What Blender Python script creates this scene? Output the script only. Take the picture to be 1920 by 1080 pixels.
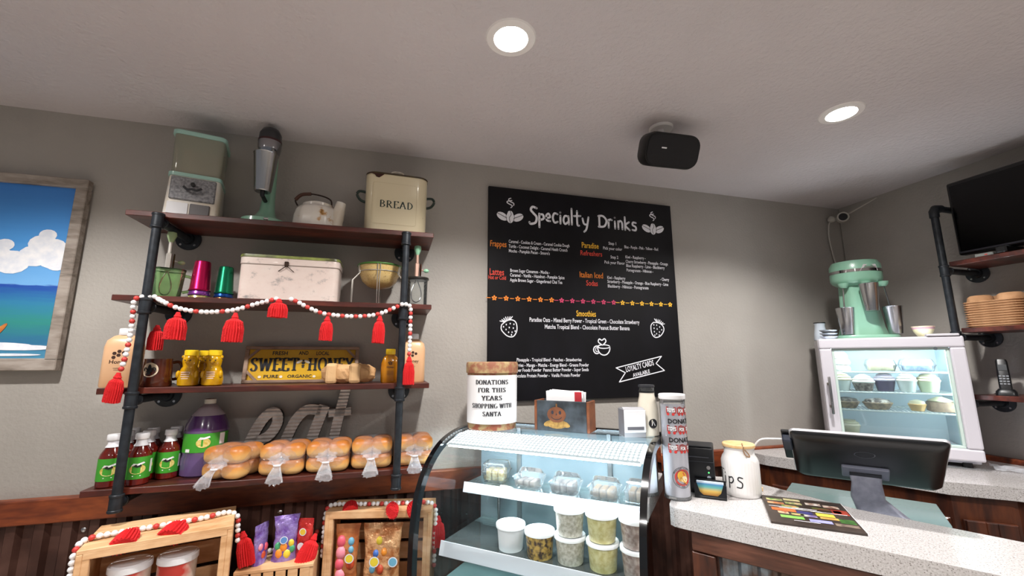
import bpy, bmesh, math, random
from mathutils import Vector, Matrix
for o in list(bpy.data.objects): bpy.data.objects.remove(o)
SC = bpy.context.scene
COL = SC.collection
PI = math.pi
random.seed(7)

# ---------------------------------------------------------------- camera
cam = bpy.data.cameras.new('camera'); camo = bpy.data.objects.new('camera', cam); COL.objects.link(camo)
cam.sensor_width = 36; cam.lens = 786.04 / 1920 * 36; cam.clip_start = .02; cam.clip_end = 100
pit, rol, yaw = math.radians(9.863), math.radians(-.162), math.radians(15.75)
Fv = Vector((math.sin(yaw)*math.cos(pit), math.cos(yaw)*math.cos(pit), math.sin(pit)))
R0 = Vector((math.cos(yaw), -math.sin(yaw), 0)); U0 = R0.cross(Fv)
Rv = R0*math.cos(rol) + U0*math.sin(rol); Uv = -R0*math.sin(rol) + U0*math.cos(rol)
mw = Matrix((Rv, Uv, -Fv)).transposed().to_4x4(); mw.translation = (0, 0, 1.66)
camo.matrix_world = mw
SC.camera = camo

# ---------------------------------------------------------------- world, lamps, exposure
w = bpy.data.worlds.new('world'); SC.world = w; w.use_nodes = True
bg = w.node_tree.nodes['Background']; bg.inputs[0].default_value = (.95, .96, 1, 1); bg.inputs[1].default_value = .20
SC.view_settings.view_transform = 'Standard'; SC.view_settings.look = 'None'
SC.view_settings.exposure = 0.1; SC.view_settings.gamma = 1; SC.view_settings.use_curve_mapping = False
LAMPS = [(.34, 1.21), (1.87, 1.24), (-1.19, 1.2), (.34, -.35), (1.87, -.35), (-1.19, -.35)]
LAMP_W = 142.0

# ---------------------------------------------------------------- helpers
def lin(c):
    if isinstance(c, str):
        c = tuple(int(c[i:i+2], 16)/255 for i in (0, 2, 4))
    return tuple((x/12.92 if x <= .04045 else ((x+.055)/1.055)**2.4) for x in c)

class Nodes:
    def __init__(s, name):
        s.m = bpy.data.materials.new(name); s.m.use_nodes = True
        s.t = s.m.node_tree; s.n = s.t.nodes; s.l = s.t.links
        s.b = s.n['Principled BSDF']; s.out = s.n['Material Output']
    def new(s, t, **kw):
        x = s.n.new(t)
        for k, v in kw.items():
            if k in x.inputs: x.inputs[k].default_value = v
            else: setattr(x, k, v)
        return x
    def link(s, a, b): s.l.new(a, b)
    def coord(s, scale=(1, 1, 1), kind='Object', rot=(0, 0, 0)):
        tc = s.new('ShaderNodeTexCoord'); mp = s.new('ShaderNodeMapping')
        mp.inputs['Scale'].default_value = scale; mp.inputs['Rotation'].default_value = rot
        s.link(tc.outputs[kind], mp.inputs[0]); return mp.outputs[0]
    def ramp(s, src, stops):
        r = s.new('ShaderNodeValToRGB'); e = r.color_ramp.elements
        while len(e) < len(stops): e.new(.5)
        for i, (p, c) in enumerate(stops): e[i].position = p; e[i].color = (*lin(c), 1)
        s.link(src, r.inputs[0]); return r.outputs[0]
    def bump(s, src, strength=.3, dist=.01):
        b = s.new('ShaderNodeBump'); b.inputs['Strength'].default_value = strength; b.inputs['Distance'].default_value = dist
        s.link(src, b.inputs['Height']); s.link(b.outputs[0], s.b.inputs['Normal'])

MATS = {}
def pm(name, col, rough=.5, metal=0, coat=0, noise=None, bump=None, spec=.5, trans=0, alpha=1, emit=0, sss=0):
    """principled paint; noise = (scale, other colour, contrast) mixes a second tone of the same thing"""
    if name in MATS: return MATS[name]
    N = Nodes(name); b = N.b
    b.inputs['Base Color'].default_value = (*lin(col), 1); b.inputs['Roughness'].default_value = rough
    b.inputs['Metallic'].default_value = metal; b.inputs['Coat Weight'].default_value = coat
    b.inputs['Coat Roughness'].default_value = .08
    b.inputs['Specular IOR Level'].default_value = spec
    b.inputs['Transmission Weight'].default_value = trans; b.inputs['Alpha'].default_value = alpha
    if sss:
        b.inputs['Subsurface Weight'].default_value = sss; b.inputs['Subsurface Scale'].default_value = .01
    if emit:
        b.inputs['Emission Color'].default_value = (*lin(col), 1); b.inputs['Emission Strength'].default_value = emit
    if noise or bump: co = N.coord()
    if noise:
        t = N.new('ShaderNodeTexNoise', Scale=noise[0], Detail=4.0); N.link(co, t.inputs[0])
        k = noise[2] if len(noise) > 2 else .15
        N.link(N.ramp(t.outputs[0], [(.5-k, col), (.5+k, noise[1])]), b.inputs['Base Color'])
    if bump:
        t = N.new('ShaderNodeTexNoise', Scale=bump[0], Detail=3.0); N.link(co, t.inputs[0])
        N.bump(t.outputs[0], bump[1], .004)
    MATS[name] = N.m; return N.m

def wood(name, dark, mid, light, scale=(2, 14, 14), rough=.45, coat=.15):
    if name in MATS: return MATS[name]
    N = Nodes(name)
    co = N.coord(scale)
    d = N.new('ShaderNodeTexNoise', Scale=1.6, Detail=5.0, Distortion=.8); N.link(co, d.inputs[0])
    f = N.new('ShaderNodeTexNoise', Scale=9.0, Detail=3.0); N.link(co, f.inputs[0])
    mx = N.new('ShaderNodeMath', operation='MULTIPLY_ADD'); N.link(f.outputs[0], mx.inputs[0]); mx.inputs[1].default_value = .3
    N.link(d.outputs[0], mx.inputs[2])
    N.link(N.ramp(mx.outputs[0], [(.44, dark), (.62, mid), (.82, light)]), N.b.inputs['Base Color'])
    N.bump(f.outputs[0], .15, .002)
    N.b.inputs['Roughness'].default_value = rough; N.b.inputs['Coat Weight'].default_value = coat
    MATS[name] = N.m; return N.m

def clear(name, tint=(.93, .97, .96), gloss=1.0, haze=0.0, hazecol=(.9, .92, .95), rough=.02, ior=1.45):
    """thin clear pane or film: transparent with a fresnel reflection and, for film, a little milky diffuse"""
    if name in MATS: return MATS[name]
    N = Nodes(name); N.n.remove(N.b)
    tr = N.new('ShaderNodeBsdfTransparent'); tr.inputs[0].default_value = (*tint, 1)
    gl = N.new('ShaderNodeBsdfGlossy'); gl.inputs['Roughness'].default_value = rough; gl.inputs[0].default_value = (gloss, gloss, gloss, 1)
    fr = N.new('ShaderNodeFresnel'); fr.inputs['IOR'].default_value = ior
    mx = N.new('ShaderNodeMixShader'); N.link(fr.outputs[0], mx.inputs[0])
    base = tr.outputs[0]
    if haze:
        df = N.new('ShaderNodeBsdfDiffuse'); df.inputs[0].default_value = (*hazecol, 1)
        m2 = N.new('ShaderNodeMixShader'); m2.inputs[0].default_value = haze
        N.link(tr.outputs[0], m2.inputs[1]); N.link(df.outputs[0], m2.inputs[2]); base = m2.outputs[0]
    N.link(base, mx.inputs[1]); N.link(gl.outputs[0], mx.inputs[2]); N.link(mx.outputs[0], N.out.inputs[0])
    MATS[name] = N.m; return N.m

# ---- mesh builder
BOXC = {}
def bevbox(sx, sy, sz, bev, seg):
    k = (round(sx, 5), round(sy, 5), round(sz, 5), round(bev, 5), seg)
    if k not in BOXC:
        bm = bmesh.new(); bmesh.ops.create_cube(bm, size=1)
        for v in bm.verts: v.co = Vector((v.co.x*sx, v.co.y*sy, v.co.z*sz))
        bmesh.ops.bevel(bm, geom=list(bm.edges), offset=bev, segments=seg, profile=.5, affect='EDGES')
        bm.verts.index_update()
        BOXC[k] = ([v.co.copy() for v in bm.verts], [[v.index for v in f.verts] for f in bm.faces]); bm.free()
    return BOXC[k]
def rrect(w, d, r, n=4, cx=0, cy=0):
    out = []
    for (sx, sy, a0) in ((1, 1, 0), (-1, 1, 90), (-1, -1, 180), (1, -1, 270)):
        for i in range(n+1):
            a = math.radians(a0 + 90*i/n)
            out.append((cx+sx*(w/2-r)+r*math.cos(a), cy+sy*(d/2-r)+r*math.sin(a)))
    return out
def circ(r, n=24, cx=0, cy=0, ph=0): return [(cx+r*math.cos(2*PI*i/n+ph), cy+r*math.sin(2*PI*i/n+ph)) for i in range(n)]
I4 = Matrix.Identity(4)
def T(x, y, z): return Matrix.Translation((x, y, z))
def RZ(a): return Matrix.Rotation(a, 4, 'Z')
def RX(a): return Matrix.Rotation(a, 4, 'X')
def RY(a): return Matrix.Rotation(a, 4, 'Y')

class MB:
    def __init__(s): s.v = []; s.f = []; s.mi = []; s.cur = 0
    def mat(s, i): s.cur = i; return s
    def add(s, vs, fs, M=None):
        k = len(s.v)
        s.v += [(M @ Vector(v)) if M is not None else Vector(v) for v in vs]
        s.f += [[i+k for i in f] for f in fs]; s.mi += [s.cur]*len(fs); return s
    def box(s, c, sz, M=None, bev=0, seg=1):
        if bev: vs, fs = bevbox(*sz, bev, seg)
        else:
            vs = [(x*sz[0]/2, y*sz[1]/2, z*sz[2]/2) for x in (-1, 1) for y in (-1, 1) for z in (-1, 1)]
            fs = [(0, 1, 3, 2), (4, 6, 7, 5), (0, 4, 5, 1), (2, 3, 7, 6), (0, 2, 6, 4), (1, 5, 7, 3)]
        return s.add(vs, fs, (M or I4) @ T(*c))
    def loft(s, rings, cap0=True, cap1=True, M=None, closed=True):
        n = len(rings[0]); vs = [p for r in rings for p in r]; fs = []
        for i in range(len(rings)-1):
            for j in range(n if closed else n-1):
                a, b = i*n+j, i*n+(j+1) % n
                fs.append((a, b, b+n, a+n))
        if cap0: fs.append(tuple(range(n-1, -1, -1)))
        if cap1: fs.append(tuple(range((len(rings)-1)*n, len(rings)*n)))
        return s.add(vs, fs, M)
    def lathe(s, prof, n=24, M=None, cap0=True, cap1=True):
        return s.loft([[(r*math.cos(2*PI*j/n), r*math.sin(2*PI*j/n), z) for j in range(n)] for r, z in prof], cap0, cap1, M)
    def prism(s, poly, h, M=None):
        """poly in local xy, extruded from z=0 to z=h"""
        return s.loft([[(x, y, 0) for x, y in poly], [(x, y, h) for x, y in poly]], True, True, M)
    def plate(s, poly, th, M=None):
        """poly in the local xz plane, front face at y=0 looking to -y, thickness th behind it"""
        return s.loft([[(x, 0, z) for x, z in poly], [(x, th, z) for x, z in poly]], True, True, M)
    def tube(s, pts, r, n=8, M=None, closed=False, cap=True):
        pts = [Vector(p) for p in pts]; rings = []; up = None
        rr = r if isinstance(r, (list, tuple)) else [r]*len(pts)
        for i, p in enumerate(pts):
            if closed: t = pts[(i+1) % len(pts)]-pts[i-1]
            else: t = pts[min(i+1, len(pts)-1)]-pts[max(i-1, 0)]
            if t.length < 1e-9: t = Vector((0, 0, 1))
            t.normalize()
            if up is None: up = Vector((0, 0, 1)) if abs(t.z) < .9 else Vector((1, 0, 0))
            a = t.cross(up)
            if a.length < 1e-4: a = t.cross(Vector((.3, 1, .2)))
            a.normalize(); b = t.cross(a); up = -b if False else up
            b.normalize()
            rings.append([p+(a*math.cos(2*PI*j/n)+b*math.sin(2*PI*j/n))*rr[i] for j in range(n)])
        if closed: rings.append(rings[0]); return s.loft(rings, False, False, M)
        return s.loft(rings, cap, cap, M)
    def ball(s, c, r, n=12, m=8, M=None):
        rx, ry, rz = (r, r, r) if not isinstance(r, (tuple, list)) else r
        rings = []
        for i in range(m+1):
            a = -PI/2 + PI*i/m; q = max(math.cos(a), .02)
            rings.append([(c[0]+rx*q*math.cos(2*PI*j/n), c[1]+ry*q*math.sin(2*PI*j/n), c[2]+rz*math.sin(a)) for j in range(n)])
        return s.loft(rings, True, True, M)
    def flat(s, vf, fn):
        """2D shapes laid on a surface through fn(u, v) -> xyz"""
        return s.add([fn(x, y) for x, y in vf[0]], vf[1])
    def build(s, name, mats, parent=None, smooth=False, loc=None, rz=0):
        me = bpy.data.meshes.new(name); me.from_pydata([tuple(v) for v in s.v], [], [list(f) for f in s.f])
        if not isinstance(mats, (list, tuple)): mats = [mats]
        for m in mats: me.materials.append(m)
        bm = bmesh.new(); bm.from_mesh(me)
        for i, f in enumerate(bm.faces): f.material_index = s.mi[i] if i < len(s.mi) else 0
        bmesh.ops.recalc_face_normals(bm, faces=list(bm.faces)) if smooth != 'flat' else None
        bm.to_mesh(me); bm.free()
        if smooth and smooth != 'flat':
            me.polygons.foreach_set('use_smooth', [True]*len(me.polygons))
            try: me.set_sharp_from_angle(angle=math.radians(42))
            except Exception: pass
        o = bpy.data.objects.new(name, me); COL.objects.link(o)
        if parent is not None: o.parent = parent
        if loc is not None: o.location = loc
        if rz: o.rotation_euler = (0, 0, rz)
        return o

def tag(o, label, cat, group=None, kind=None):
    if label: o['label'] = label
    if cat: o['category'] = cat
    if group: o['group'] = group
    if kind: o['kind'] = kind
    return o
def thing(name, label, cat, loc=(0, 0, 0), rz=0, group=None):
    o = bpy.data.objects.new(name, None); COL.objects.link(o); o.empty_display_size = .05
    o.location = loc; o.rotation_euler = (0, 0, rz)
    return tag(o, label, cat, group)
def struct(o): o['kind'] = 'structure'; return o
def dup(root, loc, rz, label, group=None):
    def cp(o, par):
        c = o.copy(); COL.objects.link(c); c.parent = par
        for ch in [x for x in bpy.data.objects if x.parent == o]: cp(ch, c)
        return c
    r = cp(root, None); r.location = loc; r.rotation_euler = (0, 0, rz); r['label'] = label
    if group: r['group'] = group
    return r
def share(src, parent, M=None, loc=None, name=None):
    c = src.copy(); COL.objects.link(c); c.parent = parent
    if M is not None: c.matrix_local = M
    if loc is not None: c.location = loc
    return c

# ---- lettering
TXC = {}
def txt(s, size=1.0, xs=1.0, align='CENTER', bold=0.0, shear=0.0, sp=1.0):
    """2D triangles of a line of text, baseline at y=0"""
    k = (s, xs, align, bold, shear, sp)
    if k not in TXC:
        cu = bpy.data.curves.new('t', 'FONT'); cu.body = s; cu.size = 1; cu.align_x = align; cu.offset = bold; cu.shear = shear
        cu.space_character = sp; cu.resolution_u = 2
        ob = bpy.data.objects.new('t', cu); COL.objects.link(ob)
        bpy.context.view_layer.update()
        dg = bpy.context.evaluated_depsgraph_get()
        me = bpy.data.meshes.new_from_object(ob.evaluated_get(dg))
        TXC[k] = ([(v.co.x*xs, v.co.y) for v in me.vertices], [list(p.vertices) for p in me.polygons])
        bpy.data.objects.remove(ob); bpy.data.meshes.remove(me); bpy.data.curves.remove(cu)
    vs, fs = TXC[k]
    return [(x*size, y*size) for x, y in vs], fs
def fit(s, wid, h=None, **kw):
    """text scaled to a width (left aligned), cap height h"""
    vs, fs = txt(s, 1, align='LEFT', **kw)
    w0 = max(v[0] for v in vs); h0 = .72
    h = h or wid/w0*h0
    return [(x*wid/w0, y*h/h0) for x, y in vs], fs
def at2(vf, dx, dy, rot=0, sc=1):
    c, s = math.cos(rot)*sc, math.sin(rot)*sc
    return [(dx+x*c-y*s, dy+x*s+y*c) for x, y in vf[0]], vf[1]
def ribbon(pts, w, nib=None, cap=True, closed=False):
    """2D stroke; nib=(thin, thick): width by stroke direction like a broad pen"""
    pts = [Vector(p) for p in pts]; L = []; Rr = []; n = len(pts)
    for i in range(n):
        if closed: t = pts[(i+1) % n]-pts[i-1]
        else: t = pts[min(i+1, n-1)]-pts[max(i-1, 0)]
        if t.length < 1e-9: t = Vector((1, 0))
        t.normalize()
        ww = w if nib is None else nib[0]+(nib[1]-nib[0])*abs(t.y)**1.5
        nn = Vector((-t.y, t.x))*ww/2
        L.append(pts[i]+nn); Rr.append(pts[i]-nn)
    vs = [tuple(p) for p in L+Rr]
    fs = [(i, i+1, n+i+1, n+i) for i in range(n-1)]
    if closed: fs.append((n-1, 0, n, 2*n-1))
    if cap and not closed and nib is None:
        for p in (pts[0], pts[-1]):
            k = len(vs); vs += [(p.x+w/2*math.cos(2*PI*j/8), p.y+w/2*math.sin(2*PI*j/8)) for j in range(8)]
            fs.append(tuple(range(k, k+8)))
    return vs, fs
def disc2(r, cx=0, cy=0, n=16, ry=None, rot=0):
    ry = ry or r; c, s = math.cos(rot), math.sin(rot)
    return [(cx+r*math.cos(2*PI*j/n)*c-ry*math.sin(2*PI*j/n)*s, cy+r*math.cos(2*PI*j/n)*s+ry*math.sin(2*PI*j/n)*c) for j in range(n)], [tuple(range(n))]
def rect2(x0, y0, x1, y1): return [(x0, y0), (x1, y0), (x1, y1), (x0, y1)], [(0, 1, 2, 3)]
def poly2(pts): return list(pts), [tuple(range(len(pts)))]
def arc2(cx, cy, rx, ry, a0, a1, n=10): return [(cx+rx*math.cos(math.radians(a0+(a1-a0)*i/n)), cy+ry*math.sin(math.radians(a0+(a1-a0)*i/n))) for i in range(n+1)]
def smooth2(pts, n=5):
    """Catmull-Rom through 2D or 3D points"""
    P = [Vector(p) for p in pts]; out = []
    for i in range(len(P)-1):
        a, b, c, d = P[max(i-1, 0)], P[i], P[i+1], P[min(i+2, len(P)-1)]
        for k in range(n):
            t = k/n
            out.append(.5*((2*b)+(c-a)*t+(2*a-5*b+4*c-d)*t*t+(3*b-a-3*c+d)*t**3))
    out.append(P[-1]); return out
# capitals with thick stems and slab serifs: strokes in a 0..w x 0..1 box
def caps(ch):
    V = lambda x: [(x, 0), (x, 1)]
    H = lambda x0, x1, y: [(x0, y), (x1, y)]
    G = {
     'A': (.8, [[(.05, 0), (.4, 1)], [(.4, 1), (.75, 0)], H(.2, .6, .33)], [(.05, 0), (.75, 0)]),
     'B': (.7, [V(.15), arc2(.15, .75, .4, .25, 90, -90), arc2(.15, .27, .48, .27, 90, -90)], []),
     'D': (.75, [V(.15), arc2(.15, .5, .52, .5, 90, -90, 14)], []),
     'E': (.65, [V(.15), H(.15, .6, 1), H(.15, .5, .52), H(.15, .62, 0), [(.6, 1), (.6, .8)], [(.62, 0), (.62, .22)]], [(.15, 0), (.15, 1)]),
     'F': (.62, [V(.15), H(.15, .58, 1), H(.15, .48, .52), [(.58, 1), (.58, .78)]], [(.15, 0)]),
     'G': (.78, [arc2(.42, .5, .34, .5, 55, 330, 16), [(.7, .05), (.7, .42)], H(.5, .78, .42)], []),
     'H': (.82, [V(.15), V(.67), H(.15, .67, .52)], [(.15, 0), (.15, 1), (.67, 0), (.67, 1)]),
     'I': (.36, [V(.18)], [(.18, 0), (.18, 1)]),
     'N': (.84, [V(.12), [(.12, 1), (.7, 0)], V(.7)], [(.12, 0), (.12, 1), (.7, 1)]),
     'O': (.82, [arc2(.41, .5, .34, .5, 0, 360, 20)], []),
     'P': (.68, [V(.15), arc2(.15, .73, .45, .27, 90, -90)], [(.15, 0)]),
     'R': (.76, [V(.15), arc2(.15, .74, .42, .26, 90, -90), [(.35, .48), (.7, 0)]], [(.15, 0), (.7, 0)]),
     'S': (.62, [smooth2([(.54, .8), (.42, .98), (.2, .95), (.1, .77), (.22, .58), (.42, .45), (.53, .25), (.42, .04), (.2, .03), (.07, .2)], 3)], []),
     'T': (.72, [V(.36), H(.04, .68, 1), [(.05, 1), (.05, .8)], [(.67, 1), (.67, .8)]], [(.36, 0)]),
     'W': (1.06, [[(.06, 1), (.3, 0)], [(.3, 0), (.53, .95)], [(.53, .95), (.76, 0)], [(.76, 0), (1., 1)]], [(.06, 1), (1., 1)]),
     'Y': (.76, [[(.05, 1), (.38, .45)], [(.71, 1), (.38, .45)], [(.38, .45), (.38, 0)]], [(.05, 1), (.71, 1), (.38, 0)]),
    }
    return G[ch]
def serif(s, h, xs=1.0, nib=(.07, .2), gap=.1, stencil=False):
    """centred slab-serif line of capitals"""
    VS, FS = [], []; x = 0
    def put(vf):
        k = len(VS); VS.extend(vf[0]); FS.extend([tuple(i+k for i in f) for f in vf[1]])
    for ch in s:
        if ch == ' ': x += .45; continue
        wd, st, sf = caps(ch)
        for p in st: put(ribbon([(x+q[0], q[1]) for q in p], 0, nib=nib))
        for (a, b) in sf: put(rect2(x+a-nib[1]*.85, b-(nib[0] if b else 0), x+a+nib[1]*.85, b+(0 if b else nib[0])))
        x += wd+gap
    x -= gap
    return [((a-x/2)*h*xs, b*h) for a, b in VS], FS
# ================================================================ SETTING
D = 2.155; XR = 3.07; ZC = 2.74
def wallmat(name, c1, c2, sc, st):
    N = Nodes(name); co = N.coord()
    a = N.new('ShaderNodeTexNoise', Scale=3.0, Detail=3.0); N.link(co, a.inputs[0])
    N.link(N.ramp(a.outputs[0], [(.35, c1), (.65, c2)]), N.b.inputs['Base Color'])
    b = N.new('ShaderNodeTexNoise', Scale=sc, Detail=4.0); N.link(co, b.inputs[0])
    N.bump(b.outputs[0], st, .006); N.b.inputs['Roughness'].default_value = .6
    return N.m
M_wall = wallmat('taupe wall paint', 'a49f98', 'aba69f', 70, .35)
M_ceil = wallmat('ceiling texture', 'cfc8ca', 'd3ccce', 55, 1.0)
M_floor = wallmat('floor tile', 'c4bbaf', 'cdc4b8', 6, .1)
M_rail = wood('rail wood', '3a1608', '6e3014', '93481f', (2, 10, 10))
M_dark = wood('shelf wood', '2a0f09', '47190f', '63291a', (2, 9, 9))
M_cab = wood('cabinet wood', '2a120a', '47200f', '653318', (9, 9, 1.6))
M_pine = wood('crate pine', 'bf8f5f', 'd3a578', 'e4bd90', (3, 10, 10), .6, 0)
M_iron = pm('black iron pipe', '1d2126', .42, .25, noise=(40, '2b3036'))
M_white = pm('white plastic', 'e8e8ea', .35, coat=.3)
M_black = pm('black plastic', '101114', .35)
M_silver = pm('brushed steel', 'b9b9bb', .25, 1)
M_chrome = pm('chrome', 'd4d4d6', .1, 1)
M_mint = pm('mint enamel', '84b39b', .3, coat=.5)
M_red = pm('red yarn', 'd0161c', .8, bump=(300, .6))
M_print = pm('white paper', 'f1f1f2', .6)
M_ink = pm('black ink', '16161a', .6)

struct(MB().box((-.5, -.5, -.03), (7.4, 5.6, .06)).build('floor', M_floor))
struct(MB().box((-.5, -.5, ZC+.04), (7.4, 5.6, .08)).build('ceiling', M_ceil))
struct(MB().box((-.5, D+.05, ZC/2), (7.4, .1, ZC)).build('wall_back', M_wall))
struct(MB().box((XR+.05, -.65, ZC/2), (.1, 5.6, ZC)).build('wall_right', M_wall))
struct(MB().box((-.5+.02, D-.02, 1.105), (7.1, .04, .088), bev=.004).build('trim_1', M_rail))
struct(MB().box((XR-.02, -.4, 1.12), (.04, 5.03, .09), bev=.004).build('trim_2', M_rail))
# corrugated wainscot below the rail
N = Nodes('rusty corrugated metal'); co = N.coord()
a = N.new('ShaderNodeTexNoise', Scale=5.0, Detail=6.0); N.link(co, a.inputs[0])
N.link(N.ramp(a.outputs[0], [(.35, '33211c'), (.5, '4d322a'), (.68, '6b4c42')]), N.b.inputs['Base Color'])
N.b.inputs['Roughness'].default_value = .5; N.b.inputs['Metallic'].default_value = .45; M_rust = N.m
wn = bpy.data.objects.new('wall_wainscot', None); COL.objects.link(wn); struct(wn)
def corr(x0, x1, z0, z1, y, name, parent, per=.085, dep=.018):
    pts = []; x = x0; k = 0
    while x < x1:
        pts += [(x, y), (x+per*.35, y), (x+per*.5, y-dep), (x+per*.85, y-dep)]; x += per
    m = MB(); n = len(pts)
    vs = [(p[0], p[1], z0) for p in pts]+[(p[0], p[1], z1) for p in pts]
    m.add(vs, [(i, i+1, n+i+1, n+i) for i in range(n-1)])
    return m.build(name, M_rust, parent)
for i in range(8): corr(-4.2+i*.85, min(3.0, -4.2+i*.85+.84), 0, 1.062, D-.006, 'corrugated_sheet', wn)
scr = MB().lathe([(.009, 0), (.009, .003), (.005, .006)], 10, RX(PI/2)).build('screw', M_silver, wn, True)
for i, (x, z) in enumerate([(-1.1135, 1.025), (-.7735, 1.025), (-.4335, 1.025), (-1.4535, 1.02)]):
    s_ = scr if i == 0 else share(scr, wn)
    s_.location = (x, D-.0241, z)

# ---------------------------------------------------------------- ceiling lamps
M_lens = pm('lamp lens', 'fff8f0', .3, emit=45)
M_trimw = pm('lamp trim', 'f2eeec', .4)
seen = ['round recessed ceiling light nearest the top edge, left of the ceiling speaker', 'round recessed ceiling light right of the black ceiling speaker']
for i, (x, y) in enumerate(LAMPS):
    lb = seen[i] if i < 2 else 'round recessed ceiling light outside the photo, '+['over the painting', 'behind the viewer', 'behind the viewer on the till side', 'behind the viewer on the painting side'][i-2]
    t = thing('ceiling_light', lb, 'light', (x, y, ZC), 0, 'recessed ceiling lights')
    MB().lathe([(.056, -.002), (.058, -.007), (.082, -.005), (.086, 0), (.056, 0)], 32, cap0=False, cap1=False).build('trim_ring', M_trimw, t, True)
    MB().lathe([(.057, -.0015), (.057, -.004), (.03, -.005)], 32).build('lens', M_lens, t)
    L = bpy.data.lights.new('lamp_bulb', 'SPOT'); L.energy = LAMP_W; L.spot_size = math.radians(138); L.spot_blend = .6
    L.shadow_soft_size = .05; L.color = (1, .97, .945)
    lo = bpy.data.objects.new('lamp_bulb', L); COL.objects.link(lo); lo.parent = t; lo.location = (0, 0, -.012)

# ================================================================ PIPE SHELF ON THE BACK WALL
SF = 1.905; TOPS = [2.247, 1.911, 1.566, 1.217]
sh = thing('wall_shelf', 'dark wood four-board wall shelf on black iron pipes', 'shelf', (-.43, D, 1.2))
def loc(p): return (p[0]+.43, p[1]-D, p[2]-1.2)
for z in TOPS:
    x0, x1 = (-1.026, .16)
    MB().box((0, 0, 0), (x1-x0, D-SF-.002, .022), bev=.002).build('shelf_board', M_dark, sh, loc=loc(((x0+x1)/2, (D+SF)/2, z-.011)))
FS = []
def flange(parent, M):
    m = MB().lathe([(.05, 0), (.05, .008), (.027, .012), (.024, .024), (.018, .024)], 24)
    o = m.build('flange', M_iron, parent, True); o.matrix_local = M
    for k in range(4):
        M_ = RZ(k*PI/2+PI/4) @ T(.038, 0, 0)
        if not FS: FS.append(MB().lathe([(.005, .0075), (.005, .011)], 8).build('screw', M_silver, o)); FS[0].matrix_local = M_
        else: share(FS[0], o, M_)
    return o
def fitting(parent, p, axis):
    """tee collars round the upright and a stub towards the wall"""
    m = MB()
    m.lathe([(.0195, -.03), (.0215, -.028), (.0215, -.022), (.0195, -.02), (.0195, .02), (.0215, .022), (.0215, .028), (.0195, .03)], 16)
    m.lathe([(.0195, .0), (.0195, .03), (.0215, .032), (.0215, .04)], 16, RX(-PI/2))
    o = m.build('pipe_fitting', M_iron, parent, True); o.location = p; o.rotation_euler = (0, 0, axis); return o
PY = 1.887
for px in (-.907, .037):
    MB().tube([loc((px, PY, 2.2)), loc((px, PY, 1.195))], .0155, 14).build('pipe_upright', M_iron, sh, True)
    for i, z in enumerate(TOPS):
        za = z-.022-.021
        fitting(sh, loc((px, PY, za)), 0)
        MB().tube([loc((px, PY+.03, za)), loc((px, D-.01, za))], .0155, 12).build('pipe_arm', M_iron, sh, True)
        flange(sh, Matrix.Translation(loc((px, D, za))) @ RX(PI/2))

# ================================================================ PIPE SHELF ON THE RIGHT WALL
rs = thing('wall_shelf', 'dark wood shelf on black iron pipe on the right wall under the television', 'shelf', (XR, .9, 1.4))
def loc2(p): return (p[0]-XR, p[1]-.9, p[2]-1.4)
RT = [2.17, 1.82, 1.487]
for z in RT:
    MB().box((0, 0, 0), (XR-2.82-.002, 1.16, .024), bev=.002).build('shelf_board', M_dark, rs, loc=loc2(((2.82+XR)/2, 1.46-.58, z-.012)))
for py in (1.474, .37):
    MB().tube([loc2((2.803, py, 2.455)), loc2((2.803, py, 1.42))], .0165, 14).build('pipe_upright', M_iron, rs, True)
    m = MB().tube([loc2(p) for p in ((2.803, py, 2.42), (2.803, py, 2.455), (2.815, py, 2.47), (2.86, py, 2.475))], .021, 14); m.build('pipe_elbow', M_iron, rs, True)
    MB().tube([loc2((2.83, py, 2.474)), loc2((XR-.01, py, 2.474))], .0165, 12).build('pipe_arm', M_iron, rs, True)
    flange(rs, Matrix.Translation(loc2((XR, py, 2.474))) @ RY(-PI/2))
    for z in RT:
        za = z-.024-.022
        fitting(rs, loc2((2.803, py, za)), -PI/2)
        pw = py-.06 if py > 1 else py
        MB().tube([loc2((2.83, py, za)), loc2((XR-.01, py, za))], .0165, 12).build('pipe_arm', M_iron, rs, True)
        flange(rs, Matrix.Translation(loc2((XR, py, za))) @ RY(-PI/2))

# ================================================================ MENU BOARD
mbd = thing('menu_board', 'square black chalkboard menu titled Specialty Drinks on the wall', 'menu board', (.47, D-.022, 1.457))
BW, BH = 1.162, 1.155
Nn = Nodes('chalkboard'); co = Nn.coord((3, 3, 1.2))
a = Nn.new('ShaderNodeTexNoise', Scale=2.2, Detail=4.0); Nn.link(co, a.inputs[0])
Nn.link(Nn.ramp(a.outputs[0], [(.42, '07060a'), (.75, '100f15')]), Nn.b.inputs['Base Color']); Nn.b.inputs['Roughness'].default_value = .5; Nn.b.inputs['Specular IOR Level'].default_value = .25
MB().box((BW/2, .009, BH/2), (BW, .018, BH), bev=.002).build('panel', Nn.m, mbd)
M_chalk = pm('white chalk paint', 'eeeef4', .7); M_or = pm('orange chalk paint', 'e8852a', .7); M_rd = pm('red chalk paint', 'dd4a3a', .7)
M_pk = pm('pink chalk paint', 'd2446c', .7); M_ye = pm('yellow chalk paint', 'f2bd35', .7)
fb = lambda u, v: (u, -.0012, v)
def onboard(name, mat_, shapes, label=None):
    m = MB()
    for j, s_ in enumerate(shapes): m.flat(s_, lambda u, v, j=j: (u, -.0012-j*.00002, v))
    o = m.build(name, mat_, mbd, 'flat')
    if label: o['label'] = label
    return o
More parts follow.
